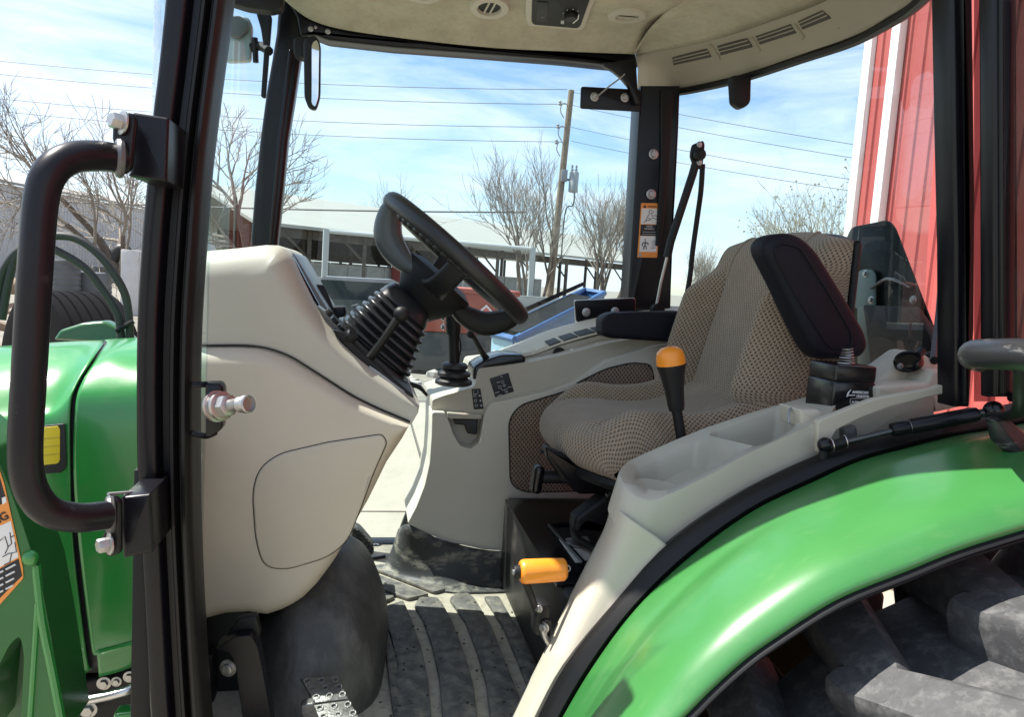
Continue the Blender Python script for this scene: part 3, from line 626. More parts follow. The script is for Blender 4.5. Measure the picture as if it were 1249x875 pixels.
# louvre slots in the rear trim
def ht(x, y, f, off=0):
    h = f(x, y)
    if h is None: p = PZ(x, y, 2.2); return p, V((0, 0, -1))
    return h[0]+h[1]*off, h[1]
for i, (x0, y0, x1, y1, x2, y2, x3, y3) in enumerate(((820, 69, 863, 58, 869, 69, 822, 79), (875, 55, 912, 45, 919, 57, 880, 67), (922, 43, 965, 28, 973, 40, 928, 54), (974, 25, 1004, 11, 1015, 22, 980, 36))):
    q = [ht(x, y, hit_trim, .004)[0] for x, y in ((x0, y0), (x1, y1), (x2, y2), (x3, y3))]; n = ht(x0, y0, hit_trim)[1]
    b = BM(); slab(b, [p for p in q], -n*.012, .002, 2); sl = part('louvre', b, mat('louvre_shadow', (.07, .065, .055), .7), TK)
    for t in (.22, .58):
        a0 = q[0].lerp(q[3], t)+n*.001; a1 = q[1].lerp(q[2], t)+n*.001; b = BM(); tube(b, [a0, a1], .0016, 5); part('louvre_blade', b, TRIMM, sl)
for x, y, x2, y2 in ((867, 53, 878, 72), (917, 44, 928, 62), (969, 29, 981, 46)):
    b = BM(); tube(b, [ht(x+(x2-x)*k, y+(y2-y)*k, hit_trim, .002)[0] for k in (0, .5, 1)], .006, 8); part('louvre_rib', b, TRIMM, TK)
b = BM(); tube(b, [ht(x, y, hit_trim, .0005)[0] for x, y in ((1012, 6), (1022, 16), (1025, 28), (1022, 40))], .0016, 5, 10); part('trim_joint', b, PRINTB, TK)
# roof shell above; unseen near edge shaped to let sun onto the fender
b = BM(); ol = rnd([(.50, .95), (.26, 1.13), (-.06, 1.22), (-.30, 1.34), (-.40, 1.66), (-.32, 2.28), (.9, 2.30), (1.22, 2.0), (1.30, 1.62), (1.22, 1.2), (1.0, .94)], .12, 5)
slab(b, [V((x, y, 2.46)) for x, y in ol], V((0, 0, -.19)), .06, 4, r2=.02); part('roof', b, GRN, TK)
b = BM(); slab(b, [V((x*.985+.01, 1.62+(y-1.62)*.975, 2.272)) for x, y in ol], V((0, 0, -.02)), .004, 1); part('roof_liner_pan', b, BLKM, TK)
px_slab('front_roof_edge', [(255, -30), (275, 0), (300, 8), (330, 12), (345, 8), (345, -30)], 2.05, .05, BLKM, TK, r=.006)
# round air vents
def airvent(x, y, r_out, kind):
    c, n = ht(x, y, hit_liner, .003); u = V((1, 0, 0)); u = (u-n*u.dot(n)).normalized(); w = n.cross(u); b = BM()
    lathe(b, [(r_out*1.05, -.012), (r_out, .003), (r_out*.94, .008), (r_out*.62, .009), (r_out*.56, .002), (r_out*.56, -.012)], c, n, 32, cap=False); o = part('air_vent', b, BEIGE2, TK)
    b = BM(); lathe(b, [(r_out*.57, 0), (r_out*.57, .001)], c, n, 24); part('vent_cavity', b, mat('vent_dark', (.02, .02, .018), .7), o)
    b = BM(); rr = r_out*.53
    if kind == 0:
        for s in (-.35, .2): tube(b, [c+u*(s*rr)-w*(rr*.9)+n*.004, c+u*(s*rr+.006)+w*(rr*.9)+n*.004], .0028, 6)
    else:
        for s0, s1 in ((-.95, -.03), (.06, .95)):
            pts = [c+w*(rr*s)+u*(sg*rr*math.sqrt(max(0, 1-s*s)))+n*(.004+.004*(s-s0)) for sg, ss in ((1, (s0, s0*.6+s1*.4, s0*.3+s1*.7, s1)), (-1, (s1, s0*.3+s1*.7, s0*.6+s1*.4, s0))) for s in ss]
            slab(b, pts, -n*.003, .0008, 1)
    part('vane', b, BEIGE2, o)
airvent(597, 6, .052, 0); airvent(765, 16, .052, 1); airvent(516, -14, .052, 1)
# overhead control panel
cc, cn = ht(684, 10, hit_liner)
def onp(x, y, h):
    d = ray(x, y); return CAMP+d*((cc+cn*h-CAMP).dot(cn)/d.dot(cn))
q = [onp(x, y, .012) for x, y in rnd([(641, -30), (735, -22), (712, 38), (641, 32)], 8, 4)]; b = BM(); slab(b, q, -cn*.03, .006, 3); o = part('control_bezel', b, BEIGE2, TK)
q = [onp(x, y, .0145) for x, y in rnd([(650, -30), (728, -24), (707, 35), (648, 30)], 6, 4)]; b = BM(); slab(b, q, -cn*.01, .002, 2); part('control_panel', b, mat('panel_black', (.006, .006, .007), .5, spec=.2), o)
b = BM(); c = onp(697, 18, .015); lathe(b, [(.018, 0), (.018, .008), (.0155, .012), (.001, .012)], c, cn, 20); part('fan_knob', b, BLKM, o)
b = BM(); tube(b, [onp(706, 18, .028), onp(705, 23, .028), onp(699, 28, .028)], .0014, 5); part('knob_mark', b, WHT, o)
for x, y in ((687, 16), (692, 12), (699, 11), (705, 13)):
    b = BM(); ball(b, onp(x, y, .0155), .0013, 6); part('dial_dot', b, WHT, o)
q = [onp(x, y, .0165) for x, y in ((655, 2), (669, 3), (667, 27), (654, 26))]; b = BM(); slab(b, q, -cn*.004, .0015, 2); part('rocker_switch', b, BLKM, o)
b = BM(); c = onp(662, 21, .017)
uu = (V((1, 0, 0))-cn*cn.x).normalized(); ww = cn.cross(uu)
for k in range(8):
    a = k*math.pi/4; d = uu*math.cos(a)+ww*math.sin(a); tube(b, [c+d*.0030, c+d*.0055], .0005, 4)
part('switch_symbol', b, GREYP, o)
q = [onp(x, y, .0152) for x, y in ((684, 25), (688, 25), (688, 29), (684, 29))]; b = BM(); slab(b, q, -cn*.002, 0.0002, 1); part('dial_symbol', b, GREYP, o)

# ---- far rear pillar with its plates
px_slab('rear_pillar', [(782, 104), (830, 104), (828, 160), (824, 240), (820, 300), (818, 400), (764, 400), (768, 340), (774, 240)], 2.14, .08, BLKP, TK, r=.006, rpx=1)
px_slab('pillar_channel', [(806, 108), (822, 108), (818, 180), (812, 260), (806, 300), (800, 300), (806, 200)], 2.131, .01, BLKM, TK, r=.004, rpx=2)
px_slab('glass_edge_strip', [(774, 136), (781, 136), (771, 300), (766, 376), (760, 376), (767, 260)], 2.19, .02, mat('edge_grey', (.16, .2, .21), .35), TK, r=.003, rpx=1)
o = px_slab('upper_bracket', [(709, 105), (782, 109), (782, 136), (708, 132)], 2.12, .008, BLKP, TK, r=.002, rpx=3)
for x, y in ((725, 118), (762, 119)): b = BM(); bolt(b, P(x, y, 2.119), -YD, .0085); part('bolt', b, CHR, o)
o = px_slab('lower_bracket', [(701, 367), (775, 364), (775, 392), (703, 393)], 2.10, .008, BLKP, TK, r=.002, rpx=3)
px_slab('bracket_edge', [(700, 366), (775, 363), (775, 394), (702, 394.5)], 2.108, .004, STEEL, o, r=.001, rpx=3)
for x, y in ((715, 381), (750, 380)): b = BM(); bolt(b, P(x, y, 2.099), -YD, .0085); part('bolt', b, CHR, o)
for x, y in ((797, 188), (794, 237)): b = BM(); bolt(b, P(x, y, 2.136), -YD, .010); part('bolt', b, CHR, TK)
px_slab('corner_gusset', [(735, 76), (776, 72), (778, 108), (782, 126), (776, 127), (768, 106), (758, 94), (748, 86), (737, 80)], 2.10, .02, BLKP, TK, r=.003, rpx=2)
b = BM(); tube(b, [P(729, 117, 2.105), P(742, 106, 2.10), P(754, 97, 2.09), P(762, 90, 2.09)], .0024, 6, 10); part('check_cable', b, GREYM, TK)
# warning decal on that pillar
def quad(tl, tr, br, bl, u0, u1, v0, v1):
    f = lambda u, v: tuple((V(tl).lerp(V(tr), u)).lerp(V(bl).lerp(V(br), u), v))
    return [f(u0, v0), f(u1, v0), f(u1, v1), f(u0, v1)]
dq = ((782, 247.5), (806.5, 248), (801.5, 314.5), (777.3, 314))
D = lambda *a: quad(*dq, *a)
dec = px_slab('warning_decal', D(0, 1, 0, 1), 2.1385, .001, ORND, TK, r=.0003, rpx=1)
px_slab('decal_picture', D(.06, .93, .10, .385), 2.1380, .0005, WHT, dec, r=.0001, rpx=0); px_slab('decal_picture', D(.08, .94, .605, .895), 2.1380, .0005, WHT, dec, r=.0001, rpx=0)
px_slab('decal_text_panel', D(.06, .95, .397, .60), 2.1380, .0005, PRINTB, dec, r=.0001, rpx=0); px_slab('decal_code', D(.05, .2, .92, .985), 2.1380, .0005, GREYP, dec, r=.0001, rpx=0)
def dpt(u, v, Y=2.1374): return P(*quad(*dq, u, u, v, v)[0], Y)
rgt = (dpt(1, .5)-dpt(0, .5)).normalized(); upv = (dpt(.5, 0)-dpt(.5, 1)).normalized()
for s, v, sz in (('AVOID', .44, .0062), ('CRUSHING', .485, .0062)): text(s, dpt(.5, v), rgt, upv, sz, WHT, dec, align='CENTER')
for v in (.53, .57): b = BM(); tube(b, [dpt(.18, v), dpt(.84, v)], .0009, 4); part('text_line', b, GREYP, dec)
text('WARNING', dpt(.56, .075), rgt, upv, .0058, PRINTB, dec, align='CENTER'); px_slab('hazard_triangle', [quad(*dq, .12, .12, .085, .085)[0], quad(*dq, .28, .28, .085, .085)[0], quad(*dq, .2, .2, .03, .03)[0]], 2.1378, .0005, PRINTB, dec, r=.0001, rpx=0)
def strokes(lines, w, name, m=PRINTB):
    b = BM()
    for l in lines: tube(b, [dpt(u, v) for u, v in l], w, 4)
    part(name, b, m, dec)
strokes([[(.45, .13), (.62, .14), (.66, .17), (.5, .19), (.42, .17), (.45, .13)], [(.45, .2), (.35, .26), (.3, .33), (.2, .36)], [(.55, .2), (.62, .24), (.75, .22), (.9, .27)], [(.3, .33), (.5, .31), (.62, .27), (.88, .30)], [(.4, .27), (.52, .29)]], .0008, 'falling_figure')
strokes([[(.33, .66), (.34, .69)], [(.22, .73), (.48, .73)], [(.35, .7), (.35, .78)], [(.22, .73), (.2, .78), (.25, .79)], [(.48, .73), (.5, .77)], [(.33, .78), (.27, .85)], [(.38, .78), (.43, .85)]], .0014, 'standing_figure')
strokes([[(.68, .70), (.86, .70)], [(.66, .74), (.88, .74)], [(.7, .78), (.9, .78)], [(.66, .82), (.88, .82)]], .0012, 'small_print', GREYP)
# ---- door strut, tube, latch
b = BM(); tube(b, [P(800, 377, 2.03), P(806, 345, 2.02), P(815, 308, 2.0)], .0045, 8); o = part('gas_strut', b, CHR, TK)
b = BM(); tube(b, [P(814, 314, 2.0), P(818, 295, 2.0), P(845, 212, 1.97), P(850, 194, 1.97)], .0115, 12); part('strut_cylinder', b, BLKM, o)
b = BM(); lathe(b, [(.006, -.02), (.012, -.015), (.012, .01), (.018, .012), (.018, .03), (.002, .03)], P(799, 377, 2.05), -YD, 14); part('ball_joint', b, BLKM, o)
o = px_slab('strut_bracket', [(845, 176, 3), (858, 171, 3), (860, 176), (857, 206, 3), (848, 206, 3), (842, 190, 5)], 1.96, .01, BLKP, TK, r=.002)
b = BM(); lathe(b, [(.016, 0), (.016, .014), (.009, .016), (.009, .02)], P(852, 189, 1.955), -YD, 18); part('pivot', b, BLKM, o)
for x, y in ((853, 176), (853, 198)): b = BM(); bolt(b, P(x, y, 1.958), -YD, .0055); part('bolt', b, CHR, o)
b = BM(); tube(b, [P(857, 200, 1.99), P(855, 232, 2.0), P(851, 262, 2.02), P(845, 305, 2.03), P(842, 335, 2.03), P(838, 360, 2.03), P(839, 372, 2.0)], .0075, 10, 24); part('window_stay', b, BLKM, TK)
px_slab('window_latch', [(893, 92, 3), (917, 90, 3), (916, 126, 6), (905, 133, 5), (895, 125, 4)], 1.95, .03, BLKM, TK, r=.005)

# ---- mirrors on the far front pillar
o = px_slab('interior_mirror', [(370, 47, 6), (384, 41, 6), (391, 52, 8), (390.5, 118, 10), (385, 134, 6), (376, 131, 6), (371, 118)], 2.02, .025, BLKM, TK, r=.005)
b = BM(); q = rnd([(380, 53), (386, 47), (389.5, 56), (388.5, 118), (384.5, 131), (380, 126)], 5); ps = [P(x, y, 2.019) for x, y in q]; slab(b, ps, V((0, .003, 0)), .0006, 1); part('mirror_glass', b, MIRR, o)
px_slab('mirror_bracket', [(358, 45), (378, 43), (378, 68), (371, 70), (358, 66)], 2.06, .05, BLKM, o, r=.004)
o = px_slab('door_mirror', [(272, 22, 8), (302, 18, 10), (308, 30, 8), (306, 74, 6), (274, 75, 6)], 2.30, .03, mat('mirror_sky_grey', (.30, .36, .38), .25, spec=.6), TK, r=.008)  # sky reflection in the mirror is put into this bluish grey
px_slab('mirror_hood', [(274, 19, 4), (292, 18, 4), (304, 26, 5), (303, 36, 5), (292, 47, 6), (282, 44, 5), (272, 33, 5)], 2.285, .02, DASHG, o, r=.004)
b = BM(); tube(b, [P(306, 58, 2.31), P(318, 56, 2.3), P(328, 62, 2.25)], .013, 8, 6); tube(b, [P(311, 46, 2.3), P(312, 76, 2.3)], .008, 8); part('mirror_arm', b, BLKM, o)
px_slab('pillar_bracket', [(312, 14, 2), (326, 12, 2), (332, 20), (324, 120), (318, 118), (322, 60), (318, 34)], 2.26, .01, BLKM, TK, r=.002)

# ---- glass
def pane(name, rows, nu=10, nv=10, m=GLASS, **k):
    b = BM(); patch(b, rows, nu, nv); return part(name, b, m, TK, ang=80, **k)
pane('windshield', [[V((-.215, 1.10, z)), V((-.36, 1.36, z)), V((-.40, 1.62, z)), V((-.38, 1.95, z)), V((-.29, 2.20, z))] for z in (.8, 1.3, 1.8, 2.2)])
pane('side_window', [[P(x, y, 2.215), P(x2, y2, 2.215)] for x, y, x2, y2 in ((368, 40, 779, 74), (340, 290, 770, 300), (322, 500, 760, 560), (318, 800, 560, 800))])
Cf = P(826, 110, 2.17); lw = spline(low, 20)
pane('rear_window', [[p+V((.014, 0, -.008)) for p in lw], [V((p.x+.03, p.y, 1.75)) for p in lw], [V((p.x+.06, p.y, 1.34)) for p in lw]], 20, 6)

# ---- dashboard
def lump(name, spec, Yn, R, Yf, m, parent=TK, nsm=0, r2=.03, seg=6, rpx=0):
    """spec: (px, py, rounding)"""
    q = []
    for i, s in enumerate(spec): q.append((P(s[0], s[1], Yn+R), s[2]))
    pts = [a for a, _ in q]; rv = [c for _, c in q]
    if nsm:
        ext = [V((p.x, p.z, r)) for p, r in q]; sp = spline(ext, nsm, True); pts = [V((s.x, Yn+R, s.y)) for s in sp]; rv = [max(.001, s.z) for s in sp]
    pts = [p-YD*R for p in pts]
    b = BM(); slab(b, pts, V((0, Yf-Yn, 0)), R, seg, rv=rv, r2=r2); return part(name, b, m, parent, ang=50)
up = [(200, 313, .06), (245, 307, .06), (290, 303, .06), (325, 299, .06), (340, 299.5, .055), (349, 304, .05), (357, 316, .045), (368, 340, .04), (382, 368, .035), (398, 393, .03), (425, 421, .025), (455, 446, .02), (485, 467, .018), (504, 482, .012), (511, 490, .006), (509, 498, .004), (500, 513, .003), (480, 505, .003), (460, 496, .003), (430, 481, .003), (400, 462, .003), (375, 446, .003), (355, 434, .003), (335, 426, .003), (315, 421.5, .003), (290, 420, .003), (250, 420, .003), (200, 421, .003)]
dash = lump('dashboard_cover', up, 1.375, .06, 1.80, BEIGE2)
lo_ = [(200, 422.5, .055), (250, 421.7, .055), (290, 421.7, .055), (315, 423, .05), (335, 427.6, .045), (355, 435.6, .04), (375, 447.6, .033), (400, 463.5, .026), (430, 482.5, .02), (460, 497.5, .015), (480, 506.5, .012), (500, 515, .010), (491, 533, .03), (472, 562, .035), (450, 607, .035), (436, 632, .035), (422, 657, .035), (411, 677, .035), (400, 693, .035), (387, 710, .035), (371, 726, .035), (359, 734, .035), (346, 740.5, .035), (328, 746, .03), (316, 745, .03), (306, 743, .03), (278, 744.5, .03), (242, 754, .03), (200, 768, .03)]
lump('dashboard_lower_panel', [(x, y, min(r, .034)) for x, y, r in lo_], 1.345, .04, 1.80, mat('tan_beige_plastic', (.545, .475, .378), .46, var=(9, .03), dirt=((.44, .39, .31), 12, .58, .85, .3), bump=(900, .12, .0004), spec=.45))
lidp = rnd([(308, 600, 40), (316, 572, 30), (340, 554, 30), (400, 540, 0), (466, 530, 12), (472, 540, 8), (455, 578, 10), (440, 620, 10), (424, 660, 14), (400, 680, 30), (350, 695, 12), (322, 692, 16), (312, 660, 16)], 8, 5)
b = BM(); ps = PL(lidp, 1.3445); slab(b, inset(ps, YD, -.0015), V((0, .003, 0)), .0005, 1); part('lid_gap', b, mat('gap_dark', (.02, .018, .015), .8), TK)
b = BM(); slab(b, [p-YD*.0032 for p in ps], V((0, .006, 0)), .004, 3, r2=.0005); part('storage_lid', b, MATS['tan_beige_plastic'], TK)
b = BM(); tube(b, [P(453, 565, 1.350), P(450, 585, 1.346), P(440, 612, 1.346)], [.004, .007, .004], 8, 8, flat=.5); part('lid_grip', b, MATS['tan_beige_plastic'], TK)
b = BM(); c = P(480, 496, 1.381); lathe(b, [(.0075, 0), (.0075, .004), (.005, .0045), (.0045, .001), (.001, .001)], c+YD*.002, -YD, 14); part('trim_screw', b, mat('screw_brown', (.05, .04, .035), .4), dash)
b = BM(); ball(b, P(241, 411, 1.386), .011, 12, (1, .5, 1)); part('trim_plug', b, mat('screw_brown', (1, 1, 1)), dash)
# instrument slot and top gear
px_slab('instrument_panel', [(349, 309, 3), (356, 311, 3), (377, 350), (399, 390), (412, 406, 3), (404, 408, 3), (384, 378), (366, 344)], 1.46, .34, BLKG, dash, r=.004)
px_slab('instrument_bezel', [(352, 306), (359, 310), (384, 352), (408, 392), (430, 416), (426, 420), (402, 398), (378, 362)], 1.50, .30, DASHG, dash, r=.004)
px_slab('display_plate', [(372, 346, 2), (395, 347.5, 3), (400, 358), (409, 383, 3), (404, 392), (386, 376)], 1.60, .012, BLKM, dash, r=.002)
px_slab('display_box', [(404, 374, 2), (421, 374, 3), (422, 386), (404, 390)], 1.62, .05, BLKM, dash, r=.004)
px_slab('bezel_trim', [(386, 372), (396, 380), (420, 408), (450, 436), (446, 440), (420, 420), (398, 398)], 1.43, .05, mat('trim_grey', (.13, .13, .125), .35), dash, r=.005)
for k, (x, y) in enumerate(((397, 385), (404, 396), (411, 405))): b = BM(); tube(b, [P(x, y, 1.44), P(x+7, y-6, 1.44)], [.009, .007], 8); part('key_switch', b, BLKM, dash)
b = BM(); tube(b, [P(433, 372, 1.66), P(436, 382, 1.66)], .009, 8); part('tilt_knob', b, GREYM, dash)
c = P(425, 413, 1.41); axd = (P(440, 400, 1.40)-P(425, 414, 1.42)).normalized(); b = BM(); lathe(b, [(.012, -.012), (.0125, 0), (.0125, .012), (.010, .016), (.001, .016)], c, axd, 18)
for k in range(14):
    a = 6.283*k/14; u, w = frame_of(axd); e = u*math.cos(a)+w*math.sin(a); tube(b, [c+e*.0125-axd*.01, c+e*.0125+axd*.012], .0012, 4)
part('light_switch_knob', b, BLKM, dash)
px_slab('column_plate', [(404, 402), (416, 404), (450, 438), (492, 472), (506, 484), (498, 489), (470, 468), (430, 432)], 1.40, .40, BLKM, dash, r=.003)
px_slab('plate_edge', [(451, 446), (494, 478), (491, 481), (449, 449)], 1.395, .01, GREYM, dash, r=.001, rpx=1)
b = BM(); tube(b, [P(x, y+1, 1.372) for x, y in ((236, 421), (290, 420.3), (315, 422), (335, 426.6), (355, 434.6), (375, 446.6), (400, 462.6), (430, 481.6), (460, 496.6), (482, 506), (500, 513.6))], .0019, 6, 40); part('panel_seam', b, MATS['gap_dark'], dash)
# ---- steering column boot
b = BM(); M0 = P(452, 432, 1.60); M1 = P(496, 370, 1.60); U = (P(500, 476, 1.6)-P(408, 398, 1.6)).normalized(); n = 7
A = (M1-M0)
def rr_ring(c, hu, hv, e=.3):
    out = []
    for k in range(28):
        t = 2*math.pi*k/28; cu, su = math.cos(t), math.sin(t)
        out.append(c+U*(hu*math.copysign(abs(cu)**e, cu))+YD*(hv*math.copysign(abs(su)**e, su)))
    return out
rings = []
for k in range(n):
    t = k/n; hu = .094-.030*t; hv = .118-.038*t
    for dt, s in ((.06, .90), (.18, .97), (.34, 1.0), (.56, 1.0), (.72, .97), (.84, .90), (.96, .86)):
        rings.append(rr_ring(M0+A*((k+dt)/n*.86), hu*s, hv*s, .42))
rings.append(rr_ring(M0+A*.88, .062, .078, .45)); rings.append(rr_ring(M0+A*1.02, .056, .070, .5)); rings.append(rr_ring(M0+A*1.12, .048, .055, .7))
loft(b, rings); part('column_boot', b, mat('boot_rubber', (.018, .018, .02), .36, bump=(120, .15, .001)), TK, ang=55)
b = BM(); tube(b, [P(447, 443, 1.425), P(468, 414, 1.41), P(488, 385, 1.40)], [.0105, .0085, .010], 10, 6, flat=.8); o = part('tilt_lever', b, BLKM, TK)
b = BM(); ball(b, P(490, 383, 1.395), .0135, 14, (1.15, 1, 1.05)); part('lever_knob', b, BLKM, o)
b = BM(); tube(b, [P(500, 469, 1.62), P(512, 473, 1.62), P(521, 483, 1.62)], [.006, .005, .003], 8, 6); part('column_lever', b, BLKM, TK)
# ---- steering wheel
e0 = P(478.5, 245, 1.6); e1 = P(632, 385, 1.6); SC_ = (e0+e1)/2; su = (e1-e0).normalized(); sn = V((-su.z, 0, su.x)); sn = sn if sn.z > 0 else -sn
tl = rad(-2.3); sv = V((0, 1, 0)); sn2 = (sn*math.cos(tl)+sv*math.sin(tl)).normalized(); sv2 = (sv*math.cos(tl)-sn*math.sin(tl)).normalized()
RW = (e1-e0).length/2
b = BM(); torus(b, SC_, sn2, RW, .0185, 72, 14); wheel = part('steering_wheel', b, mat('wheel_rim', (.014, .014, .015), .42, bump=(260, .3, .0008)), TK)
hub = SC_-sn2*.088; b = BM()
lathe(b, [(.026, -.070), (.044, -.052), (.066, -.018), (.082, .008), (.088, .022), (.084, .034), (.06, .044), (.001, .046)], hub, sn2, 32); part('hub', b, BLKM, wheel)
def spoke(ang, m, wid=.028, hh=0):
    e = su*math.cos(ang)+sv2*math.sin(ang); t = su*-math.sin(ang)+sv2*math.cos(ang); b = BM()
    pts = [SC_+e*RW*.99, SC_+e*RW*.93-sn2*.022, SC_+e*RW*.76-sn2*.062, SC_+e*RW*.48-sn2*.078, SC_+e*RW*.22-sn2*.072]
    pts = spline(pts, 16); L_ = len(pts); rings = []
    for i, p in enumerate(pts):
        d = (pts[min(i+1, L_-1)]-pts[max(0, i-1)]).normalized(); nn = d.cross(t).normalized(); f = i/(L_-1); w = wid*(1.0-.35*math.sin(f*math.pi)+.55*f); h = .011+hh*math.sin(f*math.pi)
        rings.append([p+t*(w*math.copysign(abs(math.cos(q))**.6, math.cos(q)))+nn*(h*math.copysign(abs(math.sin(q))**.6, math.sin(q))) for q in [2*math.pi*k/16 for k in range(16)]])
    loft(b, rings); return part('spoke', b, m, wheel, ang=60)
spoke(math.pi, WHEELG, .042, .019); spoke(0, BLKM, .034, .015); spoke(math.pi*1.5, BLKM, .026); spoke(math.pi*.5, BLKM, .026)  # left spoke alone is greyer: its highlight is put into the colour
for k in range(11):   # finger grips under the rim
    a = math.pi*1.2+k*.055*1.9; e = su*math.cos(a)+sv2*math.sin(a)
    if k % 1 == 0: b = BM(); ball(b, SC_+e*(RW-.006)-sn2*.012, .0135, 8, (1, 1, 1)); part('finger_grip', b, MATS['wheel_rim'], wheel)

# ---- far side console
CONS = mat('console_plastic', (.58, .55, .47), .5, var=(9, .035), bump=(900, .12, .0004), spec=.4, dirt=((.42, .39, .31), 18, .6, .85, .4))
def cslab(name, pts, Y, d, m, r, rpx, parent=TK, **k): return (px_bev if name in ('console_side', 'console_upper') else px_slab)(name, pts, Y, d, m, parent, r=r, rpx=rpx, **k)
cslab('console_upper', [(527, 502, 1), (527, 488, 3), (540, 483), (579, 472, 4), (584, 450, 4), (617, 446), (644, 442), (686, 433), (740, 419), (800, 409), (860, 404), (920, 402, 1), (920, 415, 1), (850, 413), (800, 420), (740, 470), (699, 495), (674, 505), (617, 515), (596, 515), (590, 511, 1), (588, 510, 2), (546, 511, 2), (543, 502, 2)], 1.93, .30, BEIGE2, .012, 5)
cslab('console_side', [(527, 503, 3), (543, 503.5, 2), (547, 513, 2), (553, 530), (562, 545), (575, 548), (585, 540), (590, 512, 2), (593, 500), (600, 492), (617, 489), (674, 477), (700, 467.5), (740, 440), (800, 422), (850, 415), (920, 417, 1), (960, 700, 1), (627, 700, 1), (625, 673), (590, 671), (545, 661), (520, 651), (497, 639), (508, 618), (518, 592), (524, 565), (526.5, 530)], 1.90, .22, CONS, .008, 2)
cslab('console_pocket', [(540, 500), (600, 490), (600, 560), (540, 560)], 1.955, .01, BEIGE2, .002, 1)
cslab('pocket_latch', [(553, 512), (583, 511), (582, 531, 3), (570, 529), (567, 519), (555, 518, 2)], 1.93, .02, PRINTB, .003, 2)
cslab('pocket_lip', [(545, 503, 2), (588, 506, 2), (588, 512, 2), (546, 511.5, 2)], 1.915, .03, BEIGE2, .004, 2)
for pts in ([(620, 512, 14), (634, 494, 14), (700, 474), (720, 600), (640, 602, 12), (622, 592, 12)], [(702, 468, 4), (740, 449, 12), (772, 442, 8), (794, 444, 8), (798, 456), (800, 500), (730, 480)]):
    o = cslab('speaker_grille', pts, 1.895, .006, MATS['gap_dark'], .001, 6)
    b = BM(); q = inset(PL(rnd(pts, 6), 1.8935), YD, .0035); lay = b.loops.layers.uv.verify(); f = b.faces.new([b.verts.new(p) for p in q])
    for lp in f.loops: lp[lay].uv = (lp.vert.co.x, lp.vert.co.z)
    part('grille_cloth', b, MESH, o)
# sticker panels
st = cslab('symbol_decal', [(575, 475), (586, 474), (590, 499), (578, 500)], 1.9285, .001, PRINTB, .0003, 1)
b = BM()
for x0, y0 in ((579, 483), (580, 489), (581, 495)): torus(b, P(x0, y0, 1.928), YD, .0034, .0008, 12, 4)
tube(b, [P(577.5, 477, 1.928), P(577.5, 481, 1.928), P(583, 480.5, 1.928), P(583, 476.5, 1.928)], .0008, 4)
for x0, y0 in ((585, 483), (586, 489), (587, 495)): ball(b, P(x0, y0, 1.928), .003, 6, (1, .2, 1))
part('symbol_print', b, GREYP, st)
st = cslab('pattern_decal', [(597, 462), (620, 455), (627, 478), (604, 485)], 1.9285, .001, PRINTB, .0003, 1)
b = BM()
for x, y in ((613, 466), (609.5, 472.5), (617, 476)): torus(b, P(x, y, 1.928), YD, .0037, .0008, 12, 4)
torus(b, P(615, 470.5, 1.928), YD, .0028, .0012, 10, 4)
for x, y, x2, y2 in ((606, 467, 610, 466), (604, 480, 609, 478), (611, 475, 614, 476.5), (616, 479, 620, 478.5), (619, 473, 624, 472), (610.5, 460, 613, 459.5), (607, 483, 612, 481.5)): tube(b, [P(x, y, 1.928), P(x2, y2, 1.928)], .0011, 4)
part('symbol_print', b, GREYP, st)
# switch strip on top
lo2 = [(612, 438), (649, 433), (686, 419.5), (740, 405), (800, 396), (860, 392)]; hi2 = [(608, 431), (634, 419), (663, 406.5), (708, 394), (760, 384), (820, 378)]
b = BM(); patch(b, [[P(x, y, 1.995) for x, y in lo2], [P(x, y, 2.10) for x, y in hi2], [P(x, y+60, 2.10) for x, y in hi2]], 30, 8); sw = part('switch_strip', b, mat('pale_beige', (.6, .57, .47), .5, spec=.4), TK, solid=.004)
cslab('console_fascia', [(610, 440), (649, 434.5), (686, 421), (740, 406.5), (800, 397), (860, 393), (860, 420), (610, 470)], 2.0, .05, BEIGE2, .003, 0)
L0_, H0_ = spline([V((x, y, 0)) for x, y in lo2], 60), spline([V((x, y, 0)) for x, y in hi2], 60)
for f, dark in ((.17, 0), (.27, 0), (.365, 1), (.45, 1), (.525, 1), (.60, 1), (.69, 0)):
    def sp(u, v):
        i = u*60; k = int(i); a = L0_[k].lerp(L0_[min(60, k+1)], i-k); c = H0_[k].lerp(H0_[min(60, k+1)], i-k)
        return P(a.x, a.y, 1.995).lerp(P(c.x, c.y, 2.10), v)
    q = [sp(f-.034, .06), sp(f+.034, .06), sp(f+.034, .93), sp(f-.034, .93)]; n = (q[1]-q[0]).cross(q[3]-q[0]).normalized(); n = n if n.z > 0 else -n
    b = BM(); slab(b, [p+n*.007 for p in q], -n*.008, .002, 2); o = part('rocker_switch', b, mat('switch_grey', (.045, .05, .05), .45) if dark else MATS['pale_beige'], sw)
    if dark: b = BM(); c = (q[0]+q[1]+q[2]+q[3])/4+n*.0075; tube(b, [c.lerp(q[0].lerp(q[3], .5)+n*.0075, .35), c.lerp(q[1].lerp(q[2], .5)+n*.0075, .35)], .0016, 4); part('switch_mark', b, GREYP, o)
b = BM(); lathe(b, [(.019, 0), (.019, .008), (.016, .010), (.001, .010)], P(682, 433, 1.99), (V((0, -1, .7))), 20); part('power_socket', b, BLKM, TK)
for x, y in ((698, 430), (728, 423)): b = BM(); lathe(b, [(.008, -.004), (.008, .006), (.005, .010), (.001, .011)], P(x, y, 1.97), V((0, -.3, 1)), 12); part('trim_cap', b, MATS['pale_beige'], TK)
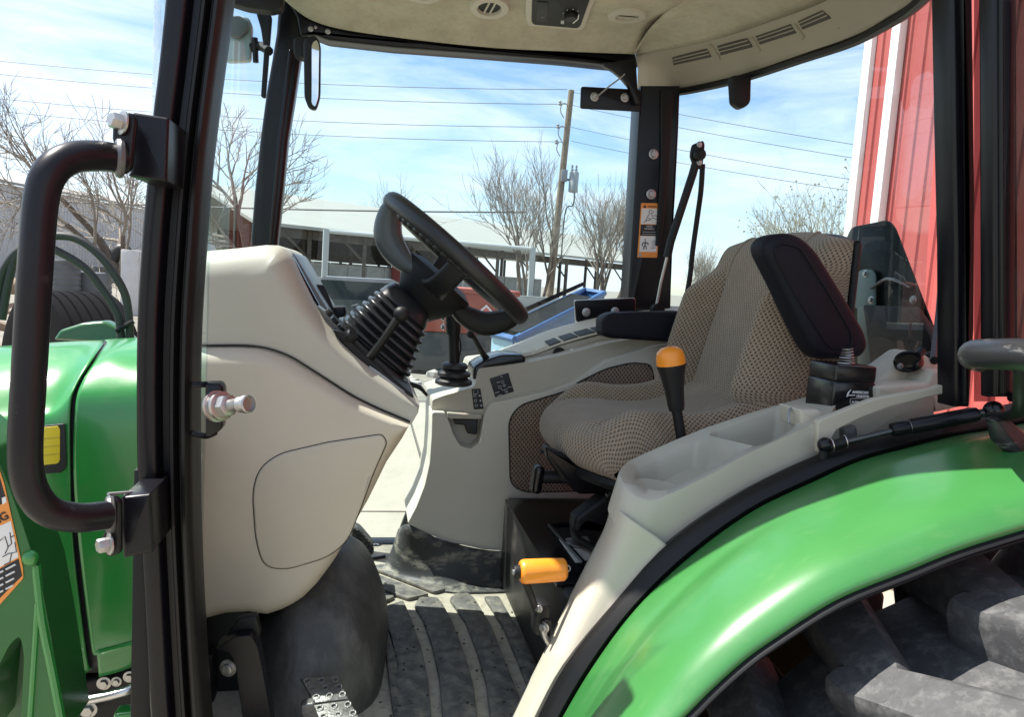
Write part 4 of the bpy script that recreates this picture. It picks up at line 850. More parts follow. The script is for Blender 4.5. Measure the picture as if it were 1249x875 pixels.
cslab('lever_base', [(577, 463, 2), (578, 448, 3), (588, 441, 4), (612, 433, 5), (638, 433, 4), (642, 438, 3), (640, 446), (606, 449), (590, 452), (587, 464, 2)], 1.94, .12, BLKG, .006, 3)
b = BM(); tube(b, [P(597, 442, 1.98), P(588, 430, 1.97), P(578, 412, 1.96), P(574, 407, 1.96)], [.0135, .011, .009, .0115], 10, 10, flat=.7); o = part('range_lever', b, BLKM, TK)
b = BM(); ball(b, P(574, 408, 1.955), .0115, 10); part('lever_knob', b, BLKM, o)
# joystick with boot
c = P(553, 470, 1.86); b = BM(); prof = []
for k, (r, z) in enumerate(((.047, 0), (.042, .020), (.034, .040))): prof += [(r*.82, z), (r, z+.004), (r, z+.012), (r*.82, z+.017)]
lathe(b, prof+[(.012, .058)], c, V((0, 0, 1)), 24); js = part('joystick_boot', b, RUBB, TK)
b = BM(); tube(b, [c+V((0, 0, .05)), P(553, 405, 1.86)], .0135, 12); part('joystick', b, BLKM, js)
b = BM(); tube(b, [P(553, 408, 1.86), P(553, 378, 1.86)], [.018, .020, .019], 12, 4); part('joystick_grip', b, BLKM, js)
b = BM(); tube(b, [P(559, 408, 1.855), P(562, 425, 1.855), P(557, 446, 1.855)], .0022, 6, 8); part('joystick_wire', b, BLKM, js)
for y in (388, 399): b = BM(); bolt(b, P(541, y, 1.85), V((-1, -.3, 0)), .006); part('bolt', b, CHR, js)

# ---- floor
FZ = .70
b = BM(); box(b, V((.36, 1.60, FZ-.03)), (1.34, 1.16, .06), b=.006); floor = part('cab_floor', b, MATD, TK)
def pad(pts, h=.010):
    b = BM(); slab(b, [PZ(x, y, FZ+h) for x, y in rnd(pts, 3, 3)], V((0, 0, -h)), .003, 2); part('mat_pad', b, MATR, floor)
pad([(455, 742), (464, 740), (478, 772), (486, 806), (490, 900), (486, 900), (478, 860), (470, 790)])
pad([(455, 744), (492, 732), (502, 755), (514, 790), (522, 828), (528, 890), (486, 890), (482, 806), (472, 770)])
pad([(505, 738), (512, 728), (533, 728), (540, 736), (553, 760), (567, 798), (577, 833), (585, 890), (541, 890), (536, 828), (528, 790), (516, 755)])
pad([(548, 730), (556, 723), (572, 723), (580, 731), (600, 764), (616, 806), (634, 850), (645, 890), (600, 890), (593, 833), (583, 798), (568, 758)])
pad([(590, 727), (609, 727), (619, 745), (634, 769), (650, 803), (662, 840), (650, 850), (641, 830), (628, 798), (614, 764)])
pad([(438, 700), (452, 697), (524, 724), (498, 730), (452, 714)]); pad([(448, 690), (470, 688), (545, 718), (530, 722)])
pad([(440, 722), (452, 716), (482, 727), (460, 738), (446, 736)])
b = BM(); lathe(b, [(.020, 0), (.020, .0012)], PZ(458, 664, FZ+.0005), V((0, 0, 1)), 20); bd = part('floor_badge', b, PRINTB, TK)
b = BM(); c = PZ(458, 664, FZ+.003); 
for l in (((-.010, -.004), (-.002, .002), (.006, .001), (.011, .006)), ((-.002, .002), (-.005, -.008)), ((.005, .001), (.008, -.007)), ((.009, .005), (.006, .011)), ((-.010, -.004), (-.012, -.001))): tube(b, [c+V((x, y*1.3, 0)) for x, y in l], .0011, 4)
part('badge_emblem', b, GREYP, bd)
for x0, y0, x1, y1 in ((441, 683, 449, 682), (452, 682, 470, 679)): b = BM(); tube(b, [PZ(x0, y0, FZ+.004), PZ(x1, y1, FZ+.004)], .004, 5); part('sill_slot', b, PRINTB, floor)
b = BM(); rg_ = random.Random(4)
for k in range(110):
    s_ = rg_.uniform(.0012, .0036); p = PZ(rg_.uniform(450, 660), rg_.uniform(690, 880), FZ+.0112)
    if p.x > .46: continue
    gg = bmesh.ops.create_icosphere(b, subdivisions=1, radius=s_, matrix=Matrix.Translation(p) @ Matrix.Diagonal((1, rg_.uniform(.6, 1.5), .6, 1)))
part('grit', b, mat('grit_dark', (.05, .045, .035), .9), floor, kind='stuff', ang=20)
# skirt of the console
top = [(487, 646, 1.99), (497, 640, 1.915), (520, 651, 1.895), (545, 661, 1.893), (590, 671, 1.893), (628, 673.5, 1.893)]
bot = [(466, 694, .71), (482, 702, .705), (505, 712, .705), (545, 720, .705), (590, 721, .705), (634, 719, .705)]
b = BM(); t3 = [P(x, y, Y) for x, y, Y in top]; b3 = [PZ(x, y, z) for x, y, z in bot]
patch(b, [t3, [p.lerp(q, .35)+V((0, .012, -.02)) for p, q in zip(t3, b3)], [p.lerp(q, .75)+V((0, .012, -.02)) for p, q in zip(t3, b3)], b3, [q+V((0, -.008, -.004)) for q in b3]], 30, 12); part('console_skirt', b, SCUF, TK, solid=.006)
b = BM(); tube(b, [P(526, 550, 2.05), P(519, 575, 2.05), P(504, 612, 2.06), P(490, 648, 2.08), P(479, 684, 2.1)], .009, 8, 20); part('door_seal', b, mat('teal_seal', (.10, .125, .12), .5), TK)
b = BM(); tube(b, [P(529, 550, 1.97), P(526, 575, 1.97), P(513, 610, 1.97), P(497, 640, 1.97)], .006, 8, 20); part('sill_seal', b, SEAL, TK)
b = BM(); box(b, V((.33, 2.20, .66)), (1.2, .06, .09), b=.008); part('door_sill', b, BLKP, TK)
# tunnel cover and bulkhead
b = BM(); rows = []
for j in range(17):
    ph = j/16*math.pi/2; rw = []
    for i in range(41):
        th = 2*math.pi*i/40; e = .75
        ct, st2 = math.cos(th), math.sin(th); rx, ry, rz = .135, .29, .235
        wob = 1+.025*math.sin(3*th+2*ph)+.018*math.sin(7*th+4*ph)
        c_, s_ = math.cos(ph)**.95, math.sin(ph)
        rw.append(V((-.058+rx*c_*wob*math.copysign(abs(ct)**e, ct), 1.56+ry*c_*wob*math.copysign(abs(st2)**e, st2), FZ+rz*s_)))
    rows.append(rw)
loft(b, [r[:-1] for r in rows], False, True); part('tunnel_cover', b, HUMP, TK, ang=60)
b = BM(); box(b, V((-.30, 1.62, .95)), (.03, 1.0, .5), b=.004); part('bulkhead', b, BLKM, TK)
b = BM(); box(b, V((-.24, 1.60, .77)), (.10, .4, .26), b=.02); part('pedal_housing', b, BLKM, TK)
o = px_bev('pedal_arm', [(262, 793, 2), (285, 778), (306, 776), (314, 790), (318, 808), (325, 845), (332, 890), (298, 890), (292, 850), (287, 812), (280, 797)], 1.19, .035, BLKP, TK, r=.006, rpx=3)
px_slab('arm_plate', [(272, 782), (290, 756), (313, 752), (318, 775), (310, 790), (284, 792)], 1.215, .02, BLKM, o, r=.004)
b = BM(); lathe(b, [(.014, 0), (.014, .003), (.009, .004), (.009, .010), (.007, .011)], P(279, 815, 1.20), V((-.3, -1, 0)), 20); part('pivot_bolt', b, CHR, o)
def treadle(q, n, name, m, dots):
    b = BM(); slab(b, q, -n*.012, .003, 2); o = part(name, b, m, TK)
    for u, v in dots:
        p = q[0].lerp(q[1], u).lerp(q[3].lerp(q[2], u), v)+n*.0005; b = BM(); torus(b, p, n, .0048, .0018, 14, 6); part('grip_stud', b, m, o)
PEDM = mat('worn_steel', (.18, .175, .165), .42, metal=.6, var=(30, .4), bump=(90, .6, .003), dirt=((.05, .045, .04), 50, .5, .75, .7))
n = V((-.1, -.45, .9)).normalized(); g3 = [(u, v) for v in (.18, .5, .82) for u in (.12, .5, .88)]
treadle([P(366, 827, 1.26), P(412, 825, 1.26), P(425, 853, 1.20), P(384, 858, 1.20)], n, 'treadle_pedal', PEDM, g3)
treadle([P(382, 860, 1.19), P(426, 854, 1.19), P(446, 888, 1.13), P(396, 893, 1.13)], n, 'treadle_pedal', PEDM, g3)
px_slab('treadle_side', [(366, 862), (384, 858), (392, 880), (368, 876)], 1.195, .02, PEDM, TK, r=.003)
BRK = mat('pedal_rubber', (.045, .045, .045), .6, dirt=((.25, .24, .2), 40, .45, .7, .6))
for pts, Y in (([(430, 643), (439, 647), (456, 667), (453, 681), (443, 677), (427, 657)], 1.83), ([(411, 671), (418, 674), (434, 691), (430, 702), (418, 694), (406, 681)], 1.74)):
    o = px_slab('brake_pedal', pts, Y, .05, BRK, TK, r=.006)
    for k in range(7):
        t = k/6; a = V(pts[0]).lerp(V(pts[5]), .1).lerp(V(pts[3]).lerp(V(pts[4]), .2), t); c2 = V(pts[1]).lerp(V(pts[2]), t)
        b = BM(); tube(b, [P(a.x*.8+c2.x*.2, a.y*.8+c2.y*.2, Y-.002), P(a.x*.45+c2.x*.55+1, a.y*.45+c2.y*.55+1.5, Y-.002), P(a.x*.15+c2.x*.85, a.y*.15+c2.y*.85-1, Y-.002)], .0022, 4); part('tread_bar', b, BRK, o)
for q in ([(428, 655), (421, 668), (414, 690)], [(448, 678), (440, 690), (430, 702)], [(421, 668), (432, 676), (440, 690)]):
    b = BM(); tube(b, [P(x, y, 1.85) for x, y in q], .008, 8, 6); part('brake_arm', b, BLKM, TK)

# ---- seat base
BOXM = mat('black_box_steel', (.014, .014, .014), .4, dirt=((.2, .19, .16), 9, .56, .78, .5))
b = BM(); box(b, V((.71, 1.565, .82)), (.66, .63, .235), b=.012); sb = part('seat_pedestal', b, BOXM, TK)
b = BM(); q = [V((.374, 1.30, .9375)), V((.374, 1.84, .9375)), V((1.0, 1.84, .9375)), V((1.0, 1.30, .9375))]; slab(b, [p+V((0, 0, .006)) for p in q], V((0, 0, -.008)), .003, 2); part('pedestal_top', b, BLKG, sb)
fr = [P(x, y, Y) for x, y, Y in ((669, 640, 1.62), (735, 641, 1.62), (760, 690, 1.42), (705, 690, 1.42))]; zt = .948
fr = [PZ(x, y, zt) for x, y in ((670, 641), (742, 640), (770, 686), (712, 688))]
b = BM()
for i in range(4): tube(b, [fr[i], fr[(i+1) % 4]], .006, 6)
part('base_frame', b, BLKP, sb)
b = BM(); slab(b, [PZ(x, y, zt-.002) for x, y in ((676, 644), (740, 643), (762, 680), (714, 683))], V((0, 0, -.004)), .001, 1); part('base_recess', b, PRINTB, sb)
b = BM(); slab(b, [PZ(x, y, zt+.001) for x, y in ((682, 658), (716, 654), (735, 684), (702, 686))], V((0, 0, -.003)), .001, 1); w_ = part('height_plate', b, mat('dusty_plate', (.42, .41, .37), .7, var=(40, .2)), sb)
b = BM(); lathe(b, [(.022, 0), (.022, .003), (.018, .0045), (.001, .0045)], PZ(703, 664, zt+.003), V((0, 0, 1)), 20); bolt(b, PZ(707, 663, zt+.008), V((0, 0, 1)), .005); part('plate_washer', b, CHR, sb)
px_slab('seat_tether', [(700, 650), (702, 633), (730, 612), (752, 596), (765, 600), (765, 655), (735, 650), (715, 640), (710, 652)], 1.45, .05, BLKM, sb, r=.01)
b = BM(); tube(b, [PZ(699, 642, zt+.02), PZ(703, 657, zt+.02), PZ(728, 672, zt+.015), PZ(744, 690, zt+.01)], .008, 8, 10); part('tether_strap', b, BLKM, sb)
px_slab('pedestal_clip', [(640, 620), (653, 619), (655, 630), (641, 631)], 1.78, .03, BLKM, sb, r=.003)
b = BM(); box(b, P(659, 752, 1.26), (.028, .04, .06), b=.008); box(b, P(664, 765, 1.245), (.02, .025, .035), b=.006); part('lever_bracket', b, BLKM, sb)
b = BM(); bolt(b, P(657, 742, 1.235), V((-.8, -.6, 0)), .006); bolt(b, P(664, 766, 1.232), V((-.8, -.6, 0)), .007); part('bolt', b, CHR, sb)
b = BM(); tube(b, [P(661, 766, 1.235), P(667, 782, 1.23), P(676, 790, 1.23)], .0055, 8, 6); part('lever_link', b, CHR, sb)
# orange handle
h0, h1 = P(634, 698, 1.20), P(690, 695, 1.20)
b = BM(); ax = (h1-h0).normalized(); lathe(b, [(.016, 0), (.0195, .003), (.021, .008), (.0206, .04), (.0195, (h1-h0).length-.004), (.016, (h1-h0).length)], h0, ax, 22); hd = part('suspension_handle', b, ORNG, TK)
b = BM(); lathe(b, [(.0105, -.010), (.0115, -.007), (.0115, .004)], h0, ax, 16); part('handle_cap', b, BLKM, hd); b = BM(); lathe(b, [(.005, -.013), (.005, -.009)], h0, ax, 12); part('handle_screw', b, CHR, hd)
b = BM(); tube(b, [P(641, 710, 1.205), P(648, 728, 1.22), P(655, 748, 1.25)], .006, 8, 8); part('handle_rod', b, BLKM, hd)
b = BM(); torus(b, P(692, 694, 1.20), V((0, -1, .3)), .005, .0014, 12, 6); part('handle_ring', b, CHR, hd)

# ---- seat
SY = 1.59
seat_o = V((.72, SY, 1.05))
b = BM(); box(b, V((.70, SY, 1.125)), (.40, .36, .035), b=.012); box(b, V((.72, SY, 1.07)), (.42, .30, .03), b=.008)
for s in (-.17, .17): tube(b, [V((.47, SY+s, 1.12)), V((.60, SY+s, 1.06)), V((.86, SY+s, .96))], .012, 8)
for s in (-.13, .13): tube(b, [V((.86, SY+s, 1.10)), V((.60, SY+s, .95))], .014, 8)
for k in range(9): tube(b, [V((.60+.01*k, SY-.16, .965+.016*k)), V((.60+.01*k, SY+.16, .965+.016*k))], .010, 6)
seat = part('seat', b, BLKP, TK)
def grid_part(name, rows, m, parent, **k):
    b = BM(); grid(b, rows); return part(name, b, m, parent, ang=70, **k)
def smooth(t, a, c): t = max(0, min(1, (t-a)/(c-a))); return t*t*(3-2*t)
# cushion: a closed pillow wrapped round a side profile (front lip to back)
prof = [V((.60, 0, 1.125)), V((.50, 0, 1.118)), V((.452, 0, 1.122)), V((.418, 0, 1.142)), V((.408, 0, 1.172)), V((.425, 0, 1.206)), V((.470, 0, 1.228)), V((.54, 0, 1.234)), V((.62, 0, 1.230)), V((.70, 0, 1.236)), V((.77, 0, 1.262)), V((.82, 0, 1.30))]
pp = spline(prof, 60); rows = []; nu = 56
for j, p in enumerate(pp):
    rw = []; s = j/60
    for i in range(nu+1):
        t = -1+2*i/nu; at_ = abs(t); hw = .252-.022*smooth(s, .0, .12)*0
        bol = .030*smooth(at_, .58, .74)*(1-smooth(at_, .84, 1.0))*smooth(s, .45, .62)-.010*math.exp(-((at_-.60)/.035)**2)*smooth(s, .42, .55)
        drop = smooth(at_, .80, 1.0)**1.6
        top = smooth(s, .25, .5)
        x = p.x+.075*(at_**2.6)*(1-smooth(s, .5, .8)); z = p.z+bol-drop*(p.z-1.135)*(.72 if p.z > 1.135 else 0)
        v = hw*(t if at_ < .86 else math.copysign(.86+.14*math.sin((at_-.86)/.14*math.pi/2), t))
        rw.append(V((x, SY+v, z)))
    rows.append(rw)
grid_part('seat_cushion', rows, FAB, seat)
b = BM(); q = [V((.44+.075*(abs(t)**2.6), SY+.250*t, 1.118)) for t in [-1+2*i/20 for i in range(21)]]; tube(b, [V((.84, SY-.245, 1.14))]+q+[V((.84, SY+.245, 1.14))], .014, 8); part('cushion_shell', b, BLKM, seat)
# backrest
bp_ = [(.690, 1.205), (.752, 1.222), (.792, 1.262), (.812, 1.33), (.832, 1.41), (.853, 1.49), (.872, 1.555), (.890, 1.605), (.912, 1.638), (.940, 1.655), (.968, 1.650), (.985, 1.625)]
cp = spline([V((x, 0, z)) for x, z in bp_], 64); rows = []
for j, p in enumerate(cp):
    s = j/64; rw = []
    hw = .243-.075*smooth(s, .70, 1.0)**2
    for i in range(nu+1):
        t = -1+2*i/nu; at_ = abs(t)
        lowb = smooth(p.z, 1.22, 1.32)*(1-smooth(p.z, 1.50, 1.585))
        bol = .066*smooth(at_, .56, .76)*lowb-.018*math.exp(-((at_-.57)/.035)**2)*(.25+.75*lowb)
        wrap = smooth(at_, .80, 1.0); e = math.sin(max(0, at_-.82)/.18*math.pi/2) if at_ > .82 else 0
        v = hw*(t if at_ < .82 else math.copysign(.82+.18*e, t))
        x = p.x-bol*(1-wrap)+max(.012, .948-p.x)*wrap**1.7*smooth(p.z, 1.22, 1.3); z = p.z-.05*(at_**3)*smooth(s, .62, .95)
        rw.append(V((x, SY+v, z)))
    rows.append(rw)
back = grid_part('backrest', rows, FAB, seat)
for sg in (-1, 1):   # piping in the grooves of the backrest and round the bolster
    b = BM(); ii = int((1+sg*.57)/2*nu+.5); pts = [rows[j][ii]+V((-.002, 0, .001)) for j in range(12, 54, 2)]; tube(b, pts, .0035, 6, 50); part('piping', b, mat('piping_tan', (.30, .25, .19), .9), seat)
rows2 = []
for j in range(10, 65):
    rw = []
    for i in range(0, nu+1, 2):
        q = rows[j][i].copy(); t = -1+2*i/nu; q.x = q.x+.04*(1-abs(t)**6)+.010; q.y = SY+(q.y-SY)*.965; rw.append(q)
    rows2.append(rw)
b = BM(); grid(b, rows2)
for i_, s_ in ((0, -1), (nu, 1)): tube(b, [rows[j][i_]+V((.008, s_*.003, -.004)) for j in range(16, 60, 3)], .007, 8)
part('back_shell', b, BLKM, seat, ang=70)
# armrests
o = px_slab('armrest', [(735, 389, 5), (746, 382, 12), (832, 380, 4), (860, 384), (860, 424), (835, 419, 4), (744, 413, 9), (735, 409, 5)], 1.838, .07, VINYL, seat, r=.012)
b = BM(); box(b, V((.86, 1.87, 1.36)), (.06, .03, .10), b=.008); part('armrest_hinge', b, BLKM, seat)
pts = [(933, 298, 8), (942, 287, 8), (962, 283, 10), (980, 288, 10), (998, 304, 12), (1030, 356), (1058, 404, 8), (1063, 422, 8), (1056, 436, 8), (1040, 441, 6), (1005, 440, 6), (994, 430, 8), (978, 400), (952, 345), (934, 310, 8)]
o = px_slab('armrest', pts, 1.262, .068, VINYL, seat, r=.018, seg=5)
b = BM(); q = PL(rnd([(944, 304, 8), (952, 297, 8), (975, 301, 8), (1010, 356), (1040, 408, 8), (1038, 425, 8), (1012, 425, 8), (970, 360), (948, 318, 8)], 6), 1.2605); q = q+[q[0]]; tube(b, q, .0016, 5); part('armrest_seam', b, VINYL, seat)
# slider knob under the cushion
c = P(655, 584, 1.52); b = BM(); box(b, c, (.022, .04, .062), Matrix.Rotation(.08, 3, 'Y'), b=.009, seg=3); part('adjuster_knob', b, BLKG, seat)
b = BM(); tube(b, [c+V((.01, 0, .004)), c+V((.075, -.01, .006))], .014, 12); tube(b, [P(660, 551, 1.5), P(685, 553, 1.48)], .004, 6); part('adjuster_shaft', b, BLKM, seat)
px_slab('slide_rail', [(665, 545), (690, 556), (720, 578), (760, 585), (775, 603), (707, 604), (690, 590), (668, 560)], 1.46, .04, BLKP, seat, r=.006)

# ---- near side console: tray moulding
N3 = lambda x, y, Y: P(x, y, Y)
O = [N3(*q) for q in ((1010, 509, 1.095), (971, 527, 1.092), (911, 554, 1.092), (871, 577, 1.092), (825, 600, 1.094), (797, 611, 1.098), (776, 606, 1.108), (762, 593, 1.13), (756, 580, 1.165), (758, 571, 1.21), (766, 563, 1.255), (783, 555, 1.285), (826, 536, 1.295), (861, 522, 1.295), (921, 502, 1.295), (995, 481, 1.295), (1030, 478, 1.25))]
A_ = [N3(*q) for q in ((771, 579, 1.20), (776, 572, 1.25), (800, 560, 1.272), (831, 543, 1.272), (852, 537, 1.27), (868, 540, 1.235), (900, 548, 1.145), (899, 555, 1.118), (866, 573, 1.113), (835, 589, 1.113), (806, 600, 1.118), (786, 596, 1.135), (774, 587, 1.165))]
B_ = [N3(*q) for q in ((864, 531, 1.255), (872, 525, 1.272), (905, 512, 1.272), (950, 497, 1.272), (963, 496, 1.25), (972, 507, 1.16), (972, 521, 1.118), (941, 539, 1.112), (922, 545, 1.114), (908, 542, 1.14))]
def rloop(l, q=.008, seg=3):
    out = []; n = len(l)
    for i in range(n):
        p, a, c = l[i], l[i-1], l[(i+1) % n]; da, dc = a-p, c-p; k = min(q, da.length*.45, dc.length*.45); A2 = p+da.normalized()*k; C2 = p+dc.normalized()*k
        for t in [j/seg for j in range(seg+1)]: out.append(A2*(1-t)**2+p*2*t*(1-t)+C2*t*t)
    return out
b = BM(); loops = []
Os, As, Bs = rloop(O, .012), rloop(A_, .010), rloop(B_, .008)
for lp in (Os, As, Bs):
    vs = [b.verts.new(p) for p in lp]; es = [b.edges.new((vs[i], vs[(i+1) % len(vs)])) for i in range(len(vs))]; loops.append((vs, es))
bmesh.ops.triangle_fill(b, edges=[e for _, es in loops for e in es], use_beauty=True)
def down(vs, rings, floor):
    prev = vs
    for off in rings:
        nw = [b.verts.new(v.co+V((0, 0, off[0]))+(ctr-V((v.co.x, v.co.y, ctr.z))).normalized()*off[1] if off[1] else v.co+V((0, 0, off[0]))) for v in vs]
        for i in range(len(vs)): b.faces.new((prev[i], prev[(i+1) % len(vs)], nw[(i+1) % len(vs)], nw[i]))
        prev = nw
    if floor: b.faces.new(prev)
for (vs, es), dz, fl in ((loops[1], -.05, 1), (loops[2], -.085, 1), (loops[0], -.15, 0)):
    ctr = sum((v.co for v in vs), V())/len(vs)
    if fl: down(vs, ((-.004, .003), (dz*.4, .006), (dz, .010)), True)
    else: 
        xa, xb = P(800, 612, 1.095).x, P(850, 590, 1.095).x; prev = vs
        for fr, of in ((.03, .001), (.08, .003), (.5, .008), (1, .014)):
            nw = []
            for v in vs:
                k = max(0, min(1, (v.co.x-xa)/(xb-xa))); dn = (.060+.14*k)*fr; fo = (1-k)*(1 if v.co.y < 1.2 else .3)
                nw.append(b.verts.new(v.co+V((-of*1.2*fo, -.002*min(1, fr*8)*(v.co.y < 1.15)-of*.4*fo*(v.co.y < 1.15), -dn))))
            for i in range(len(vs)): b.faces.new((prev[i], prev[(i+1) % len(vs)], nw[(i+1) % len(vs)], nw[i]))
            prev = nw
tray = part('console_tray', b, BEIGE2, TK, ang=60)
b = BM(); c = N3(812, 585, 1.18); lathe(b, [(.058, -.052), (.056, -.030), (.050, -.026), (.040, -.034), (.030, -.038), (.001, -.040)], c+V((.0, .0, .012)), V((.12, 0, 1)), 32); part('cup_rest', b, BEIGE2, tray)
px_slab('tray_latch', [(976, 500, 3), (1000, 500, 3), (1012, 512), (1012, 530), (978, 522, 2)], 1.12, .07, BEIGE, tray, r=.006)
b = BM(); tube(b, [P(962, 516, 1.13), P(962, 503, 1.14), P(966, 498, 1.15), P(978, 497, 1.16)], .0022, 6, 10); part('wire_clip', b, GREYM, tray)
# near side wall of the tray (down to the fender seal) and the slim front column
fcol = [[(750, 614), (746, 634), (738, 660), (718, 700), (692, 752), (664, 812), (640, 860), (610, 920)], [(762, 628), (757, 645), (746, 672), (727, 712), (701, 762), (673, 820), (649, 866), (620, 926)], [(798, 653), (789, 674), (768, 702), (744, 738), (716, 784), (690, 828), (668, 876), (640, 930)], [(815, 667), (801, 688), (775, 716), (750, 748), (722, 792), (696, 836), (672, 882), (644, 936)]]
ys = (1.175, 1.105, 1.082, 1.078)
b = BM(); rws = [[P(x, y, Y) for x, y in r] for r, Y in zip(fcol, ys)]; rws = [[p+V((.03, .09, -.01)) for p in rws[0]]]+rws+[[p+V((0, .03, 0)) for p in rws[-1]]]
patch(b, rws, 30, 20); part('console_column', b, BEIGE, TK, solid=.004, ang=70)
# rear part of the console, rail and outlet
px_slab('console_rear', [(1070, 480), (1070, 472, 3), (1132, 467, 3), (1138, 452, 3), (1166, 453, 4), (1172, 460, 4), (1173, 497, 2), (1138, 505, 1), (1136, 482, 2), (1085, 497), (1072, 505)], 1.15, .14, BEIGE, TK, r=.007, rpx=3)
px_slab('outlet_housing', [(1050, 478), (1066, 466, 3), (1092, 450), (1118, 431, 4), (1126, 430, 4), (1150, 446, 3), (1150, 490), (1050, 500)], 1.205, .08, BEIGE, TK, r=.010, rpx=3)
px_bev('console_rail', [(998, 514, 3), (1035, 499), (1066, 487), (1105, 480), (1138, 474), (1166, 465, 3), (1172, 468, 2), (1172, 477), (1139, 483), (1085, 497), (1050, 510), (1020, 525), (1010, 545), (1004, 556, 2), (997, 552, 2)], 1.085, .014, BEIGE, TK, r=.005, rpx=3)
px_slab('rail_backing', [(1006, 524), (1060, 500), (1138, 480), (1140, 512), (1080, 530), (1010, 560)], 1.125, .01, BEIGE2, TK, r=.002, rpx=1)
px_slab('rail_post', [(1080, 494, 3), (1088, 492), (1094, 530), (1078, 534)], 1.13, .02, BEIGE2, TK, r=.005, rpx=2)
px_slab('rail_stud', [(1030, 524, 3), (1046, 519, 3), (1048, 541, 3), (1031, 545, 3)], 1.11, .02, DASHG, TK, r=.006, rpx=3)
c = P(1108, 441, 1.19); n = V((-.5, -.32, .80)).normalized(); b = BM(); lathe(b, [(.025, -.006), (.025, .004), (.022, .008), (.016, .009), (.015, .006), (.001, .006)], c, n, 28); o = part('outlet_cap', b, BLKG, TK)
b = BM(); tube(b, [P(1119, 434, 1.185), P(1125, 428, 1.19)], .008, 8); part('cap_hinge', b, BLKM, o)
b = BM(); ball(b, P(1098, 447, 1.168), .006, 8, (1, .7, 1)); part('cap_latch', b, DASHG, o)

# ---- hand lever with the orange knob
b = BM(); k0, k1, k2, k3 = P(834, 552, 1.318), P(825, 498, 1.318), P(818, 470, 1.318), P(817, 431, 1.318)
tube(b, [k0-V((0, 0, .06)), k0, k1], [.011, .0105, .010], 12); lv = part('range_lever', b, BLKM, TK)
b = BM(); ax = (k3-k1).normalized(); Lk = (k3-k1).length
lathe(b, [(.0145, -.004), (.016, .006), (.0185, Lk*.35), (.0235, Lk*.62), (.0275, Lk*.77), (.0275, Lk*.80)], k1, ax, 26); part('lever_grip', b, BLKM, lv)
b = BM(); lathe(b, [(.0275, Lk*.80), (.0278, Lk*.84), (.027, Lk*.95), (.0235, Lk*1.04), (.015, Lk*1.10), (.001, Lk*1.12)], k1, ax, 26); part('lever_knob', b, ORNG, lv)

# ---- lantern style battery standing in the tray (a thing of its own)
s = .083; c = P(1026, 476, 1.20); x0, x1_ = c.x-s/2, c.x+s/2; yb = 1.162; zt = P(1028, 444, 1.19).z; z0 = zt-.098
T = empty('battery_box', V((c.x, yb+s/2, z0)), 'small square black battery with white lettering standing in the beige console tray', 'battery')
b = BM(); box(b, V((c.x, yb+s/2, z0+.034)), (s, s, .070), b=.004, seg=3); part('case', b, mat('battery_plastic', (.010, .010, .012), .18, dirt=((.1, .1, .1), 40, .62, .85, .3)), T)
b = BM(); box(b, V((c.x, yb+s/2, z0+.083)), (s*.985, s*.985, .030), b=.004, seg=3); part('lid', b, mat('battery_lid', (.013, .011, .012), .24), T)
b = BM(); cs = P(1032, 444, yb+s*.45); cs.z = zt-.002; R_ = []
for k in range(140):
    t = k/139; a = t*6.283*6; r = .0145*(1-.45*t); R_.append(cs+V((r*math.cos(a), r*math.sin(a), .030*t)))
tube(b, R_, .0011, 5); part('spring_terminal', b, CHR, T)
fx = V((1, 0, 0)); fz = V((0, 0, 1)); yf = yb-.0006
text('AMERICAN', P(1039.5, 480, yf), fx, fz, .0064, WHT, T, bold=.0002); text('HUNTER', P(1044.5, 485, yf), fx, fz, .0064, WHT, T, bold=.0002)
b = BM(); tube(b, [P(1033, 484.5, yf), P(1034.5, 480, yf), P(1038, 475.5, yf)], [.0009, .0016, .0006], 5, 8); tube(b, [P(1034, 482.5, yf), P(1043, 482.5, yf)], .0011, 5); part('emblem', b, WHT, T)
text('R-350', P(1039, 492, yf), fx, fz, .0056, WHT, T, bold=.0002)
b = BM(); q = [P(x, y, yf) for x, y in rnd([(1037, 486.5), (1056, 486), (1056, 493), (1037, 493.5)], 2, 4)]; tube(b, q+[q[0]], .0004, 4); part('text_frame', b, WHT, T)
b = BM(); tube(b, [P(1037, 496, yf), P(1045, 495.5, yf)], .0007, 4); part('text_line', b, WHT, T)

# ---- fender, seal, tyre
s_up = [(618, 960), (659, 872), (694, 808), (752, 735), (815, 665), (898, 606), (976, 566), (1035, 543), (1085, 528), (1150, 510), (1215, 497), (1300, 482)]
s_lo = [(640, 960), (686, 872), (726, 806), (775, 741), (838, 680), (916, 623), (990, 587), (1046, 562), (1100, 547), (1159, 532), (1212, 523), (1300, 505)]
def tocurve(l, Y, n=40): return spline([P(x, y, Y) for x, y in l], n)
U_, L_2 = tocurve(s_up, 1.075), tocurve(s_lo, 1.045)
AX = V((.98, .8, .53))
def outw(p): d = V((p.x-AX.x, 0, p.z-AX.z)); return d.normalized()
b = BM(); prf = []
for u, l in zip(U_, L_2):
    o_ = outw(l); prf.append([u+V((0, .05, -.02)), u+o_*.002, u.lerp(l, .12)+o_*.007-V((0, .002, 0)), u.lerp(l, .5)+o_*.006-V((0, .006, 0)), u.lerp(l, .9)+o_*.004-V((0, .004, 0)), l-o_*.003+V((0, .002, 0)), l-o_*.065+V((0, .065, 0))])
loft(b, prf, closed=False); part('fender_seal', b, SEAL, TK, ang=60)
f_in = tocurve(s_lo, 1.045); s_out = [(745, 960), (835, 872), (869, 838), (905, 806), (942, 779), (1020, 730), (1108, 694), (1170, 669), (1246, 645), (1300, 629), (1345, 617)]; f_out = tocurve(s_out, .765)
rows = []
